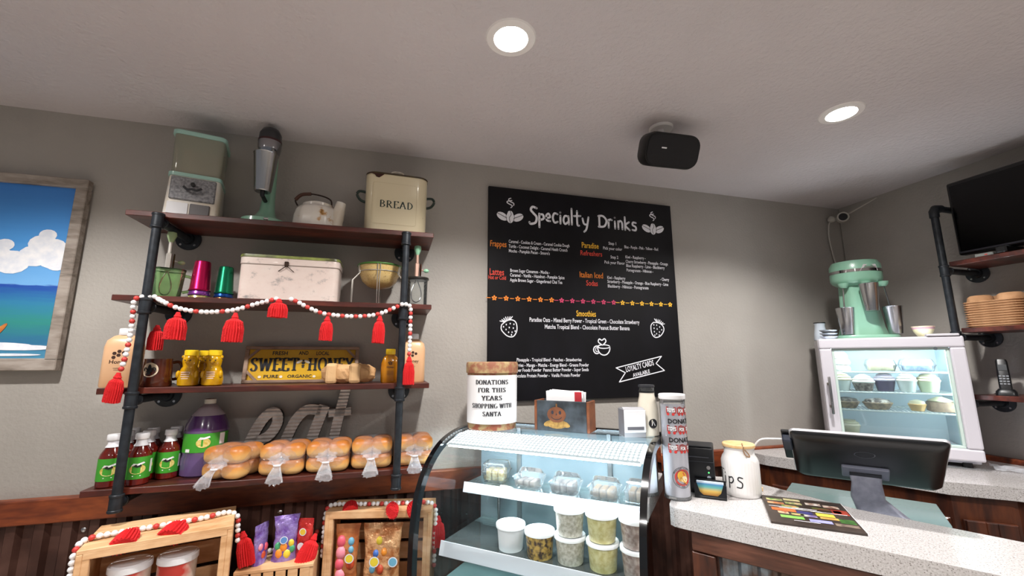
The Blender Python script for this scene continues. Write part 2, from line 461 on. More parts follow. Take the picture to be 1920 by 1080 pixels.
# hand-drawn title letters
def hand(x, y, h, strokes, w=.0135):
    return [ribbon(smooth2([(x+a*h, y+b*h) for a, b in s_], 4) if len(s_) > 2 else [(x+a*h, y+b*h) for a, b in s_], w) for s_ in strokes]
t = []
t += hand(.232, .955, .105, [[(.42, .92), (.2, .98), (.1, .8), (.25, .62), (.42, .42), (.36, .12), (.1, .02), (.02, .1)]])
t += hand(.290, .942, .105, [[(.02, .75), (.02, 0)], [(.04, .7), (.22, .72), (.26, .5), (.05, .4)]], .0125)
t += hand(.330, .968, .075, [[(.02, .42), (.35, .5), (.25, .78), (.05, .6), (.1, .25), (.35, .2)]], .012)
t += hand(.372, .968, .075, [[(.4, .8), (.15, .85), (.02, .5), (.15, .12), (.4, .2)]], .012)
t += hand(.416, .968, .075, [[(.05, .7), (.05, .08)], [(.04, .95), (.06, .96)]], .012)
t += hand(.437, .966, .075, [[(.42, .7), (.15, .75), (.02, .4), (.15, .1), (.4, .3)], [(.44, .75), (.46, .1)]], .012)
t += hand(.487, .964, .105, [[(.03, 1), (.03, .1)]], .012)
t += hand(.505, .968, .095, [[(.2, .95), (.2, .12), (.32, .04)], [(.0, .62), (.42, .66)]], .012)
t += hand(.556, .938, .105, [[(.02, .75), (.1, .45), (.3, .42)], [(.38, .85), (.25, .2), (.1, 0)]], .012)
NSP = len(t)
t += hand(.662, .975, .07, [[(.05, .98), (.05, .02)], [(-.02, .95), (.4, .98), (.72, .6), (.5, .1), (-.02, .02)]], .0125)
t += hand(.722, .975, .07, [[(.05, .7), (.05, .02)], [(.05, .55), (.2, .75), (.36, .7)]], .012)
t += hand(.764, .972, .07, [[(.05, .65), (.05, .02)], [(.04, .98), (.06, .99)]], .012)
t += hand(.786, .972, .07, [[(.05, .7), (.05, .02)], [(.05, .55), (.25, .75), (.42, .55), (.42, .02)]], .012)
t += hand(.832, .970, .085, [[(.03, .95), (.03, .02)], [(.35, .6), (.06, .35), (.38, .02)]], .012)
t += hand(.882, .968, .075, [[(.35, .7), (.1, .72), (.05, .5), (.33, .35), (.3, .08), (.02, .1)]], .012)
onboard('title_lettering', M_chalk, t[:NSP], 'white hand-lettered word Specialty')
onboard('title_lettering', M_chalk, t[NSP:], 'white hand-lettered word Drinks')
def bean(cx, cy, sc=1):
    out = [disc2(.034*sc, cx-.045*sc, cy-.004, 14, .021*sc, -.5), disc2(.034*sc, cx+.045*sc, cy-.004, 14, .021*sc, .5)]
    return out, [disc2(.036*sc, cx, cy-.004, 14, .0225*sc, PI/2)]
for cx, cy in ((.122, .99), (1.026, .997)):
    a_, b_ = bean(cx, cy)
    st = [ribbon(smooth2([(cx+dx, cy+.05+dy) for dx, dy in ((.004, 0), (.012, .012), (-.016, .026), (-.014, .036), (.01, .042))], 3), .006),
          ribbon(smooth2([(cx+dx, cy+.065+dy) for dx, dy in ((.02, 0), (.02, .012), (-.004, .022), (-.008, .034), (.004, .04))], 3), .006)]
    onboard('coffee_bean_drawing', M_chalk, a_+b_+st, 'white chalk drawing of three coffee beans with steam')
    m = MB()
    for pts in ([(0, .03), (.006, .01), (-.005, -.01), (0, -.036)], [(-.075, .013), (-.045, .0), (-.02, -.012)], [(.075, .013), (.045, .0), (.02, -.012)]):
        m.flat(ribbon(smooth2([(cx+a, cy+b) for a, b in pts], 3), .003), lambda u, v: (u, -.0022, v))
    for s_ in (-1, 1):
        m.flat(ribbon([(cx+s_*.02, cy-.03), (cx+s_*.024, cy), (cx+s_*.015, cy+.022)], .0025), lambda u, v: (u, -.0022, v))
    m.build('bean_crease', Nn.m, mbd, 'flat')
# small hand-lettered lines: (text, x0, x1, baseline, cap height, paint)
LN = [('Frappes', .008, .101, .812, .034, 0), ('Lattes', .006, .087, .655, .036, 1), ('Hot or Cold', .0, .098, .631, .022, 1),
 ('Paradise', .546, .655, .842, .034, 2), ('Refreshers', .536, .675, .797, .03, 1), ('Italian Iced', .527, .675, .668, .034, 0), ('Sodas', .567, .64, .622, .032, 1),
 ('Smoothies', .501, .621, .446, .034, 4)]
paints = [M_or, M_rd, M_ye, M_pk, M_ye]
for s_, x0, x1, y, h, k in LN:
    onboard('heading_lettering', paints[k], [at2(fit(s_, x1-x0, h, bold=.012), x0, y)], 'coloured heading '+s_)
SMALL = [('Caramel - Cookies & Cream - Caramel Cookie Dough', .113, .471, .838), ('Turtle - Coconut Delight - Caramel Heath Crunch', .113, .458, .811), ("Mocha - Pumpkin Pecan - Smore's", .113, .351, .785),
 ('Brown Sugar Cinnamon - Mocha -', .121, .349, .676), ('Caramel - Vanilla - Hazelnut - Pumpkin Spice', .12, .436, .651), ('Apple Brown Sugar - Gingerbread Chai Tea', .12, .422, .624),
 ('Step 1', .719, .769, .872), ('Pick your color', .682, .807, .841), ('Blue - Purple - Pink - Yellow - Red', .822, 1.052, .858),
 ('Step 2', .728, .779, .79), ('Pick your Flavor', .687, .82, .757), ('Kiwi - Raspberry -', .826, .961, .797), ('Cherry Strawberry - Pineapple - Orange', .826, 1.114, .77),
 ('Blue Raspberry - Lime - Blackberry', .828, 1.089, .745), ('Pomegranate - Hibiscus -', .829, 1.008, .718),
 ('Kiwi - Raspberry', .701, .819, .667), ('- Cherry', 1.053, 1.115, .674), ('Strawberry - Pineapple - Orange - Blue Raspberry - Lime', .701, 1.107, .644), ('Blackberry - Hibiscus - Pomegranate', .702, .97, .617),
 ('Paradise Oats - Mixed Berry Power - Tropical Green - Chocolate Strawberry', .227, .896, .41), ('Matcha Tropical Blend - Chocolate Peanut Butter Banana', .313, .83, .374),
 ('Pineapple - Tropical Blend - Peaches - Strawberries', .155, .524, .2), ('Blueberries - Mango - Matcha - Energy Blend - Greens Powder', .11, .567, .172),
 ('Super Foods Powder  Peanut Butter Powder - Super Seeds', .14, .565, .147), ('Chocolate Protein Powder -  Vanilla Protein Powder', .13, .515, .118)]
for s_, x0, x1, y in SMALL:
    h = .024 if .36 < y < .43 else .0185
    onboard('menu_line_lettering', M_chalk, [at2(fit(s_, x1-x0, h, bold=.01), x0, y)])
# flower border
def flower(cx, cy, r=.0145):
    out = [disc2(r*.45, cx+r*.6*math.cos(PI/2+k*2*PI/5), cy+r*.6*math.sin(PI/2+k*2*PI/5), 7, r*.33, PI/2+k*2*PI/5) for k in range(5)]
    return out
for k0, (xa, xb, nn, mt_) in enumerate([(.034, .357, 6, M_or), (.416, .736, 6, M_pk), (.793, 1.111, 6, M_ye)]):
    for j in range(nn):
        x = xa+(xb-xa)*j/(nn-1); y = .531
        onboard('border_flower', mt_, flower(x, y)+[ribbon([(x-.043, y), (x-.021, y)], .004)])
def strawberry(cx, cy, s=1, tilt=.3):
    c, sn = math.cos(tilt), math.sin(tilt)
    R_ = lambda p: (cx+(p[0]*c-p[1]*sn)*s, cy+(p[0]*sn+p[1]*c)*s)
    body = smooth2([R_(p) for p in ((-.035, .025), (-.044, 0), (-.025, -.04), (.005, -.053), (.034, -.03), (.044, .008), (.03, .03), (0, .036), (-.035, .025))], 4)
    out = [ribbon(body, .0055)]
    for p in ((-.028, .012), (-.01, .018), (.012, .016), (.03, .006), (-.02, -.006), (.0, -.002), (.02, -.012), (-.012, -.024), (.006, -.03), (.024, -.03), (-.002, -.042)):
        q = R_(p); out.append(disc2(.0035, q[0], q[1], 6, .005))
    for a in range(-3, 4):
        out.append(ribbon([R_((a*.006, .036)), R_((a*.012, .056-abs(a)*.003))], .005))
    return out
onboard('strawberry_drawing', M_chalk, strawberry(.115, .378, 1, .35))
onboard('strawberry_drawing', M_chalk, strawberry(1.012, .386, 1, -.4))
cup = [ribbon(arc2(.662, .275, .038, .042, 180, 360, 12), .0065), ribbon(arc2(.662, .28, .038, .01, 0, 360, 16), .0055, closed=False),
       ribbon(arc2(.618, .262, .019, .021, 40, 320, 12), .0065), ribbon(arc2(.62, .263, .009, .012, 60, 300, 8), .004),
       ribbon(smooth2([(.655, .287), (.63, .305), (.636, .322), (.652, .315), (.668, .324), (.676, .308), (.655, .287)], 4), .0065)]
onboard('coffee_cup_drawing', M_chalk, cup)
bn = [(.732, .163), (1.029, .227), (.99, .186), (1.043, .146), (.749, .086), (.789, .136)]
onboard('banner_drawing', M_chalk, [ribbon([bn[i], bn[(i+1) % 6]], .0055) for i in range(6)])
ang = math.atan2(.038, .181)
onboard('banner_lettering', M_chalk, [at2(fit('LOYALTY CARDS', .186, .031, bold=.012), .795, .139, ang), at2(fit('AVAILABLE', .112, .021, bold=.012), .838, .111, ang)])

# ================================================================ PAINTING
pic = thing('framed_painting', 'framed beach painting with blue sky, white clouds and surfboards', 'painting', (-1.69, D-.012, 1.627))
FW, FH = .82, .80
M_frame = wood('weathered grey frame', '6f655c', '93887e', 'aaa097', (3, 12, 12), .6, 0)
for (c, sz) in (((0, -.017, .024), (FW, .035, .048)), ((0, -.017, FH-.02), (FW, .035, .04)), ((FW/2-.02, -.017, FH/2), (.04, .035, FH-.08)), ((-FW/2+.02, -.017, FH/2), (.04, .035, FH-.08))):
    MB().box(c, sz, bev=.003).build('frame_rail', M_frame, pic)
Np = Nodes('painted beach'); tc = Np.new('ShaderNodeTexCoord'); sx = Np.new('ShaderNodeSeparateXYZ'); Np.link(tc.outputs['Generated'], sx.inputs[0])
nz = Np.new('ShaderNodeTexNoise', Scale=4.0, Detail=5.0); mp = Np.new('ShaderNodeMapping'); mp.inputs['Scale'].default_value = (1.5, 1, 14)
Np.link(tc.outputs['Generated'], mp.inputs[0]); Np.link(mp.outputs[0], nz.inputs[0])
ad = Np.new('ShaderNodeMath', operation='MULTIPLY_ADD'); Np.link(nz.outputs[0], ad.inputs[0]); ad.inputs[1].default_value = .08; Np.link(sx.outputs[2], ad.inputs[2])
Np.link(Np.ramp(ad.outputs[0], [(.06, '4d8fb0'), (.15, '2e6f96'), (.25, '2f8a82'), (.36, '2f7fa8'), (.455, '1f49a8'), (.462, '74b0e6'), (.7, '4f9be0'), (1, '3a80d0')]), Np.b.inputs['Base Color'])
MB().box((0, -.012, FH/2), (FW-.07, .012, FH-.075)).build('canvas', Np.m, pic)
M_pw = pm('cloud paint', 'f4f4f6', .7, noise=(30, 'dfe4ee')); M_palm = pm('palm paint', 'b9c23a', .7, noise=(20, '8f9e1c')); M_board = pm('surfboard paint', 'd08a3c', .6, noise=(25, 'a8502a')); M_lime = pm('shallow water paint', '86b84a', .7, noise=(12, '4f9e6a'))
fp = lambda u, v: (u, -.0195, v)
def onpic(name, mt_, shapes, k=0):
    m = MB()
    for j, s_ in enumerate(shapes): m.flat(s_, lambda u, v, j=j: (u, -.0192-k*.0005-j*.00004, v))
    return m.build(name, mt_, pic, 'flat')
cl = []
for (x, z, r) in ((.325, .5, .045), (.29, .51, .05), (.33, .45, .05), (.27, .46, .055), (.2, .43, .06), (.14, .47, .05), (.12, .43, .055), (.06, .42, .05), (.02, .42, .045), (.345, .43, .035), (.17, .5, .03), (.3, .55, .03)):
    cl.append(disc2(r, x, z-.0, 14, r*.8))
onpic('painted_cloud', M_pw, cl)
onpic('painted_palm', M_palm, [disc2(.06, -.03+.05*math.cos(a), .6+.09*math.sin(a), 12, .02, a) for a in (-1.2, -.7, -.2, .2, .7, 1.2)])
onpic('painted_shallows', M_lime, [disc2(.09, -.02, .25, 18, .06), disc2(.08, .02, .17, 18, .04)])
onpic('painted_surf', M_pw, [disc2(.2, .12, .098, 16, .014), disc2(.12, .27, .09, 14, .011), disc2(.15, .05, .07, 14, .006), disc2(.1, .25, .062, 14, .005)], 1)
onpic('painted_surfboard', M_board, [disc2(.045, .1, .145, 14, .011, PI/2-.1)], 2)
onpic('painted_surfboard', M_board, [disc2(.055, .195, .14, 14, .010, .95)], 2)
# ================================================================ TOP SHELF
Z1, Z2, Z3, Z4 = TOPS
M_enam = pm('white enamel', 'e6e2da', .3, coat=.4, noise=(9, 'ddd2c0', .1))
M_cream = pm('cream enamel', 'dccfae', .28, coat=.5)
M_rustp = pm('rust chip', '3a1a12', .8)
M_greenh = pm('dark green enamel', '12281f', .35, coat=.3)
M_grey = pm('grey speckled metal', '9a9a9c', .5, .3, noise=(120, '6f6f74'))
M_dgrey = pm('dark grey cap', '3b3c40', .35, .4)
M_amberbox = clear('smoky clear box', (.80, .78, .66), .8, .42, (.56, .54, .44))

M_pmint = pm('pale mint enamel', '9fc7bc', .35, coat=.3)
# --- vending dispenser
t = thing('candy_dispenser', 'old mint and white candy dispenser with clear hopper on the top shelf', 'dispenser', (-.85, 2.035, Z1), .22)
m = MB(); m.loft([[(x, y, z) for x, y in rrect(w_, d_, .022)] for z, w_, d_ in ((0, .19, .165), (.175, .178, .155))]); m.build('body', M_enam, t, True)
MB().box((0, -.084, .118), (.155, .012, .1), M=RX(-.03), bev=.004).build('front_panel', M_grey, t)
m = MB().tube(smooth2([(-.03, -.097, .125), (-.015, -.103, .112), (0, -.106, .115), (.015, -.103, .112), (.03, -.097, .125)], 3), .005, 8); m.build('turn_handle', M_dgrey, t, True)
MB().lathe([(.008, 0), (.008, .012)], 12, T(0, -.09, .138) @ RX(PI/2)).build('coin_slot', M_black, t)
MB().box((.03, -.083, .034), (.068, .01, .05), bev=.003).build('chute_flap', pm('grey flap', '6d6a6a', .5), t)
MB().box((-.045, -.083, .034), (.07, .004, .05), bev=.001).build('front_plate', M_white, t)
m = MB(); m.loft([[(x, y, z) for x, y in rrect(w_, d_, .022)] for z, w_, d_ in ((.175, .186, .163), (.19, .186, .163))]); m.build('mint_band', M_pmint, t, True)
m = MB(); m.loft([[(x, y, z) for x, y in rrect(w_, d_, .02)] for z, w_, d_ in ((.19, .172, .15), (.362, .178, .156))], False, False); m.build('clear_hopper', M_amberbox, t, True)
m = MB(); m.loft([[(x, y, z) for x, y in rrect(w_, d_, .022)] for z, w_, d_ in ((.36, .19, .168), (.376, .19, .168), (.381, .18, .158))]); m.build('lid', M_pmint, t, True)

# --- single spindle drink mixer
t = thing('drink_mixer', 'mint single-spindle drink mixer with steel cup and dark motor head', 'mixer', (-.58, 2.045, Z1), .1)
m = MB(); rings = []
for z, w_, d_, oy in ((0, .175, .17, -.02), (.026, .17, .165, -.02), (.036, .13, .13, -.01), (.055, .085, .09, .01), (.09, .062, .064, .028), (.15, .052, .05, .036), (.36, .046, .044, .04)):
    rings.append([(x, y+oy, z) for x, y in rrect(w_, d_, min(w_, d_)*.4, 5)])
m.loft(rings); m.build('stand', M_mint, t, True)
m = MB().lathe([(.02, .315), (.04, .335), (.047, .37), (.048, .40)], 24, T(-.006, -.03, 0)); m.build('motor_housing', pm('dark chrome', '9a9ba0', .16, 1), t, True)
MB().lathe([(.0485, .40), (.0485, .408)], 24, T(-.006, -.03, 0)).build('trim_band', pm('maroon band', '3d1518', .4), t, True)
MB().lathe([(.047, .408), (.045, .44), (.034, .462), (.012, .472)], 24, T(-.006, -.03, 0)).build('motor_cap', M_dgrey, t, True)
MB().tube([(-.006, .0, .36), (-.002, .045, .35)], .022, 12).build('neck', M_mint, t, True)
MB().lathe([(.0305, .155), (.0335, .16), (.049, .33), (.051, .332), (.049, .334), (.047, .33), (.032, .165)], 28, T(-.012, -.05, 0), True, False).build('cup', M_silver, t, True)
MB().tube([(-.012, -.05, .155), (-.012, -.05, .14), (-.006, .03, .13)], .009, 8).build('cup_rest', M_black, t, True)
MB().box((.02, -.1, .018), (.02, .012, .012), bev=.003).build('foot_switch', M_chrome, t)

# --- kettle
t = thing('enamel_kettle', 'chipped white enamel kettle with bail handle between mixer and bread bin', 'kettle', (-.362, 2.03, Z1), .0)
m = MB(); rings = []
for z, r in ((0, .1), (.012, .103), (.06, .1), (.09, .092), (.108, .078), (.112, .064)):
    rings.append([((r*(1+.018*math.cos(12*a)))*math.cos(a), (r*(1+.018*math.cos(12*a)))*math.sin(a), z) for a in [2*PI*k/48 for k in range(48)]])
m.loft(rings)
Nk = Nodes('chipped white enamel'); co = Nk.coord()
a = Nk.new('ShaderNodeTexNoise', Scale=14.0, Detail=4.0); Nk.link(co, a.inputs[0])
Nk.link(Nk.ramp(a.outputs[0], [(.0, 'e9e5df'), (.6, 'e6e0d6'), (.66, 'b98a4a'), (.72, '3a2018')]), Nk.b.inputs['Base Color']); Nk.b.inputs['Roughness'].default_value = .25; M_kett = Nk.m
m.build('body', M_kett, t, True)
MB().lathe([(.066, .112), (.066, .124), (.05, .132), (.008, .136)], 28).build('lid', M_enam, t, True)
MB().tube([(.072, -.03, .0), (.088, -.035, .06), (.104, -.04, .135)], [.036, .03, .021], 14).build('spout', M_enam, t, True)
hp = [(-.085, -.01, .115), (-.095, -.015, .14), (-.07, -.02, .165), (-.03, -.022, .172), (.02, -.022, .166), (.055, -.02, .15), (.06, -.02, .118)]
MB().tube(smooth2(hp, 4), .0035, 8).build('bail_handle', pm('rusty wire', '2c1c16', .5, .5), t, True)
MB().tube(smooth2([hp[1], hp[2], hp[3]], 4), .008, 8).build('grip', pm('worn wooden grip', '4a2a1c', .6), t, True)

# --- bread bin
t = thing('bread_bin', 'cream enamel bread bin marked BREAD on the top shelf', 'bread bin', (-.015, 2.04, Z1), .04)
m = MB(); rings = []
for z, k in ((0, .985), (.004, 1), (.285, 1.015)): rings.append([(x*k, y*k, z) for x, y in rrect(.282, .175, .05, 6)])
m.loft(rings, True, True); m.build('body', M_cream, t, True)
m = MB(); m.loft([[(x, y, z) for x, y in rrect(.282*1.03, .175*1.04, .052, 6)] for z in (.282, .29)], False, False); m.build('rim', pm('brown worn rim', '4a3d1a', .45, noise=(30, '2b1810')), t, True)
MB().loft([[(x*k, y*k, z) for x, y in rrect(.28, .174, .05, 6)] for z, k in ((.286, 1.02), (.292, .98), (.296, .8))]).build('lid', M_cream, t, True)
MB().tube(smooth2([(-.03, -.03, .293), (-.026, -.03, .32), (0, -.03, .326), (.026, -.03, .32), (.03, -.03, .293)], 4), .004, 8).build('lid_handle', M_enam, t, True)
for s_ in (-1, 1):
    MB().tube(smooth2([(s_*.138, -.03, .205), (s_*.17, -.03, .208), (s_*.18, -.03, .19), (s_*.165, -.03, .165), (s_*.14, -.03, .155)], 4), .0065, 8).build('side_handle', M_greenh, t, True)
fy = -.175/2*1.006
m = MB().flat(at2(serif('BREAD', .034, 1.05, (.05, .17), .14), -.002, .12), lambda u, v: (u, fy-.0012, v)); m.build('lettering', M_greenh, t, 'flat')
for pts in ([(-.13, .284), (-.06, .284), (-.07, .274), (-.085, .262), (-.098, .265), (-.105, .275)],):
    MB().flat(poly2(pts), lambda u, v: (u, fy*1.015-.0006, v)).build('enamel_chip', M_rustp, t, 'flat')
m = MB().flat(disc2(.006, .118, .088, 10, .012), lambda u, v: (u, fy+.012, v)); m.build('enamel_chip', M_rustp, t, 'flat')
MB().flat(poly2([(.03, .002), (.1, .002), (.1, .008), (.075, .014), (.045, .008)]), lambda u, v: (u, fy-.0008, v)).build('enamel_chip', M_rustp, t, 'flat')
MB().flat(ribbon(rrect(.2, .2, .01, 3, -.01, .14), .0012, closed=True), lambda u, v: (u, fy-.0011, v)).build('panel_line', pm('cream line', 'c4b48d', .4), t, 'flat')

# ================================================================ SECOND SHELF
def eggbeater(t, x0, z0, hcol, hm, crank=1, gear='3b2a1c', H=.155):
    """rotary beater standing on a jar lid: shaft, gear wheel, crank with knob and top handle"""
    MB().box((x0, 0, z0+.03), (.02, .024, .075), bev=.004).build('gear_housing', hm, t)
    MB().tube([(x0, 0, z0+.05), (x0, 0, z0+H-.04)], .0075, 10).build('shaft', hm, t, True)
    MB().lathe([(.006, z0+H-.05), (.008, z0+H-.045), (.0175, z0+H-.018), (.015, z0+H-.004), (.004, z0+H)], 16, T(x0, 0, 0)).build('handle', hcol, t, True)
    g = MB(); M = T(x0+crank*.016, -.004, z0+.035) @ RY(PI/2) @ RZ(.2)
    rim = [(.029*math.cos(a), .029*math.sin(a), 0) for a in [2*PI*k/20 for k in range(20)]]
    g.tube(rim, .0028, 6, M, True)
    for k in range(3): g.tube([(0, 0, 0), (.026*math.cos(2*PI*k/3), .026*math.sin(2*PI*k/3), 0)], .0022, 6, M)
    g.build('gear_wheel', pm('brown gear '+gear, gear, .5, .5), t, True)
    k = MB(); k.tube([(x0+crank*.016, -.004, z0+.035), (x0+crank*.036, -.008, z0+.032)], .004, 6); k.build('crank', hm, t, True)
    MB().lathe([(.004, 0), (.0095, .008), (.0095, .017), (.004, .024)], 12, T(x0+crank*.03, -.008, z0+.032) @ RY(crank*PI/2)).build('crank_knob', hcol, t, True)

M_gglass = clear('green glass', (.66, .86, .56), .9, .2, (.35, .62, .28), .03)
M_glass = clear('clear glass', (.93, .95, .94), .9, .05, (.7, .72, .72), .03)
t = thing('beater_jar', 'green glass jar with hand beater and pale green knob', 'beater jar', (-.895, 2.0, Z2), .45)
m = MB(); m.loft([[(x*k, y*k, z) for x, y in rrect(.1, .1, .034, 4)] for z, k in ((.002, .84), (.006, .9), (.1, 1.04), (.118, 1.06))], True, False); m.build('jar', M_gglass, t, True)
MB().loft([[(x*k, y*k, z) for x, y in rrect(.1, .1, .034, 4)] for z, k in ((.116, 1.08), (.121, 1.08), (.121, .94), (.116, .94))]+[[(x*1.08, y*1.08, .116) for x, y in rrect(.1, .1, .034, 4)]], False, False).build('jar_rim', pm('dark green rim', '23381c', .3), t, True)
MB().tube(smooth2([(.05, -.01, .1), (.078, -.012, .09), (.08, -.012, .045), (.048, -.01, .03)], 4), .006, 8).build('jar_handle', M_gglass, t, True)
MB().box((0, 0, .122), (.09, .03, .004), bev=.001).build('lid_bridge', M_silver, t)
eggbeater(t, -.008, .122, pm('jadeite', 'a9bf8e', .3, coat=.4), pm('pale metal', 'cfc9c0', .35, .6), 1, '4b3a1e', .16)
m = MB()
for s_ in (-1, 1): m.tube(smooth2([(-.008, 0, .12), (-.008+s_*.018, 0, .06), (-.008+s_*.014, 0, .025), (-.008, 0, .015)], 4), .0025, 6)
m.build('beater_blades', M_silver, t, True)

def tumbler(x, y, z, col, label, sc=1.0):
    o = MB().lathe([(.0385, 0), (.039, .004), (.0365, .007), (.0285, .122), (.026, .126), (.012, .1255), (.012, .1245), (.0255, .1247), (.0275, .121), (.0355, .007), (.0375, .003), (.0375, 0)], 32, cap0=False, cap1=False)
    o.f.append(list(range(5*32, 6*32))); o.mi.append(0)
    b = o.build('aluminium_tumbler', pm('anodised '+col, col, .22, .85), None, True, (x, y, z)); b.scale = (sc, sc, sc)
    return tag(b, label, 'tumbler', 'upside-down metal tumblers')
for k, (c_, l_) in enumerate([('d8c98a', 'gold metal tumbler, lowest of the stack under the magenta one'), ('a455b8', 'purple metal tumbler peeking out under the magenta one'), ('c21c55', 'magenta metal tumbler turned upside down beside the green jar')]):
    tumbler(-.783, 2.005, Z2+k*.0185, c_, l_)
for k, (c_, l_) in enumerate([('b0764a', 'copper metal tumbler, lowest of the stack under the green one'), ('2450a0', 'blue metal tumbler peeking out under the green one'), ('1f7f5a', 'green metal tumbler turned upside down beside the tin box')]):
    tumbler(-.705, 2.035, Z2+k*.0165, c_, l_, .93)

# --- tin box
t = thing('tin_box', 'long worn pinkish white tin box with green-edged lid and latch', 'tin box', (-.443, 2.045, Z2), .015)
Nt = Nodes('worn tin paint'); co = Nt.coord((1, 1, 1.5))
a = Nt.new('ShaderNodeTexNoise', Scale=9.0, Detail=7.0, Roughness=.7); Nt.link(co, a.inputs[0])
Nt.link(Nt.ramp(a.outputs[0], [(.33, '8f8a88'), (.43, 'd8c6bd'), (.62, 'dccdc4'), (.72, 'a59a94')]), Nt.b.inputs['Base Color']); Nt.b.inputs['Roughness'].default_value = .28; Nt.b.inputs['Coat Weight'].default_value = .4; M_tin = Nt.m
m = MB(); m.loft([[(x, y, z) for x, y in rrect(.39, .155, .025, 4)] for z in (.008, .158)]); m.build('body', M_tin, t, True)
MB().loft([[(x, y, z) for x, y in rrect(.394, .158, .026, 4)] for z in (0, .009)]).build('base_band', M_rustp, t, True)
m = MB(); m.loft([[(x*k, y*k, z) for x, y in rrect(.394, .159, .027, 4)] for z, k in ((.158, 1), (.19, 1), (.198, .985))]); ld = m.build('lid', M_tin, t, True)
MB().loft([[(x*k, y*k, z) for x, y in rrect(.398, .163, .028, 4)] for z, k in ((.188, 1), (.1935, 1.0), (.2, .985))], True, True).build('lid_edge', pm('olive green edge', '8f9a4e', .4, noise=(20, '4a4a2a')), t, True)
MB().loft([[(x*1.002, y*1.002, z) for x, y in rrect(.394, .159, .027, 4)] for z in (.157, .160)], False, False).build('seam', pm('dull seam', '8d7f76', .5), t, True)
m = MB().box((-.015, -.083, .163), (.016, .008, .022), bev=.002); m.build('latch', pm('rust brown latch', '3b2a20', .5, .5), t)
MB().tube([(-.045, -.081, .13), (-.015, -.084, .155), (.015, -.081, .13)], .0018, 6).build('latch_wire', pm('rust brown latch', '3b2a20'), t, True)

# --- colander in its wire stand
t = thing('colander', 'cream enamel colander with green rim in a wire stand', 'colander', (-.075, 2.04, Z2))
m = MB().lathe([(.02, .083), (.05, .092), (.075, .115), (.09, .15), (.097, .188), (.094, .188), (.087, .152), (.072, .119), (.048, .096), (.02, .087)], 36, cap0=True, cap1=False)
Nc = Nodes('cream colander enamel'); co = Nc.coord()
v = Nc.new('ShaderNodeTexVoronoi', Scale=130.0); Nc.link(co, v.inputs[0])
Nc.link(Nc.ramp(v.outputs[0], [(.12, '8a6a34'), (.3, 'c9ad72')]), Nc.b.inputs['Base Color']); Nc.b.inputs['Roughness'].default_value = .3; Nc.b.inputs['Coat Weight'].default_value = .3
m.build('bowl', Nc.m, t, True)
MB().tube([(.0975*math.cos(a), .0975*math.sin(a), .189) for a in [2*PI*k/36 for k in range(36)]], .0045, 8, closed=True).build('rim', pm('green rim enamel', '3e6a2c', .35), t, True)
wire = pm('pale wire', 'c9c6be', .3, .8)
MB().tube([(.093*math.cos(a), .093*math.sin(a), .158) for a in [2*PI*k/36 for k in range(36)]], .0022, 6, closed=True).build('stand_ring', wire, t, True)
for a0 in (205, 335, 270, 90):
    m = MB()
    for da in (-3.5, 3.5):
        a = math.radians(a0+da); c_, s_ = math.cos(a), math.sin(a)
        a2 = math.radians(a0+da*.6); c2, s2 = math.cos(a2), math.sin(a2)
        m.tube([(.1*c_, .1*s_, .186), (.094*c_, .094*s_, .15), (.125*c2, .125*s2, .112), (.128*c2, .128*s2*.6, .002)], .0022, 6)
    m.build('stand_leg', wire, t, True)

# --- clear beater jar at the right end
t = thing('beater_jar', 'clear glass jar with hand beater and mint knob at the right end', 'beater jar', (.098, 1.985, Z2))
m = MB().lathe([(.042, .002), (.046, .006), (.047, .11), (.049, .128)], 28, cap1=False); m.build('jar', M_glass, t, True)
MB().lathe([(.05, .124), (.053, .126), (.053, .133), (.03, .137)], 28).build('lid', pm('dark steel lid', '56534f', .3, .9), t, True)
eggbeater(t, -.004, .137, pm('jade knob', '8dbf9f', .35, coat=.3), pm('pinkish metal', 'c4a090', .4, .5), 1, '4a2418', .155)
m = MB()
for s_ in (-1, 1): m.tube(smooth2([(-.004, 0, .13), (-.004+s_*.022, 0, .07), (-.004+s_*.017, 0, .03), (-.004, 0, .018)], 4), .0028, 6)
m.build('beater_blades', M_silver, t, True)

# ================================================================ THIRD SHELF
M_honey = pm('pale honey', 'e2b892', .28, coat=.4, noise=(5, 'dca878', .2))
M_amber = pm('amber honey', 'b9790f', .15, coat=.5, noise=(12, '8f5208', .2), sss=.0)
M_yel = pm('bright yellow cap', 'f0c81e', .4)
M_bear = pm('yellow honey', 'd8a80c', .15, coat=.6, noise=(40, 'b98208', .2))
def honey_jug(name, loc, rz, label):
    t = thing(name, label, 'honey jug', loc, rz)
    m = MB(); m.loft([[(x*k, y*k, z) for x, y in rrect(.112, .085, .026, 5)] for z, k in ((0, .95), (.006, 1), (.15, 1), (.175, .9), (.192, .6), (.196, .44))]); m.build('bottle', M_honey, t, True)
    MB().lathe([(.0235, .196), (.0245, .198), (.0245, .219), (.022, .222)], 24).build('cap', M_white, t, True)
    fn = lambda u, v: (u, -.0432, v)
    ink = pm('brown ink', '3a1d10', .6)
    for k, (dx, dz) in enumerate([(-.012, 0), (.0, .007), (.012, .002), (-.001, -.006), (-.013, -.0135), (.011, .001)][:5]):
        MB().flat(disc2(.0068, dx*1.15, .126+dz*1.1, 6), fn).build('honeycomb_print', ink, t, 'flat')
    MB().flat(at2(txt('Honey', .02, bold=.01), 0, .088), fn).build('name_print', ink, t, 'flat')
    MB().flat(rect2(-.012, .07, .012, .0715), fn).flat(rect2(-.01, .064, .01, .0652), fn).build('fine_print', ink, t, 'flat')
    return t
honey_jug('honey_jug', (-.998, 1.985, Z3), .12, 'large pale orange honey jug with white cap at the left end of the shelf')
honey_jug('honey_jug', (.093, 2.06, Z3), -.05, 'large pale orange honey jug with white cap behind the right tassel')

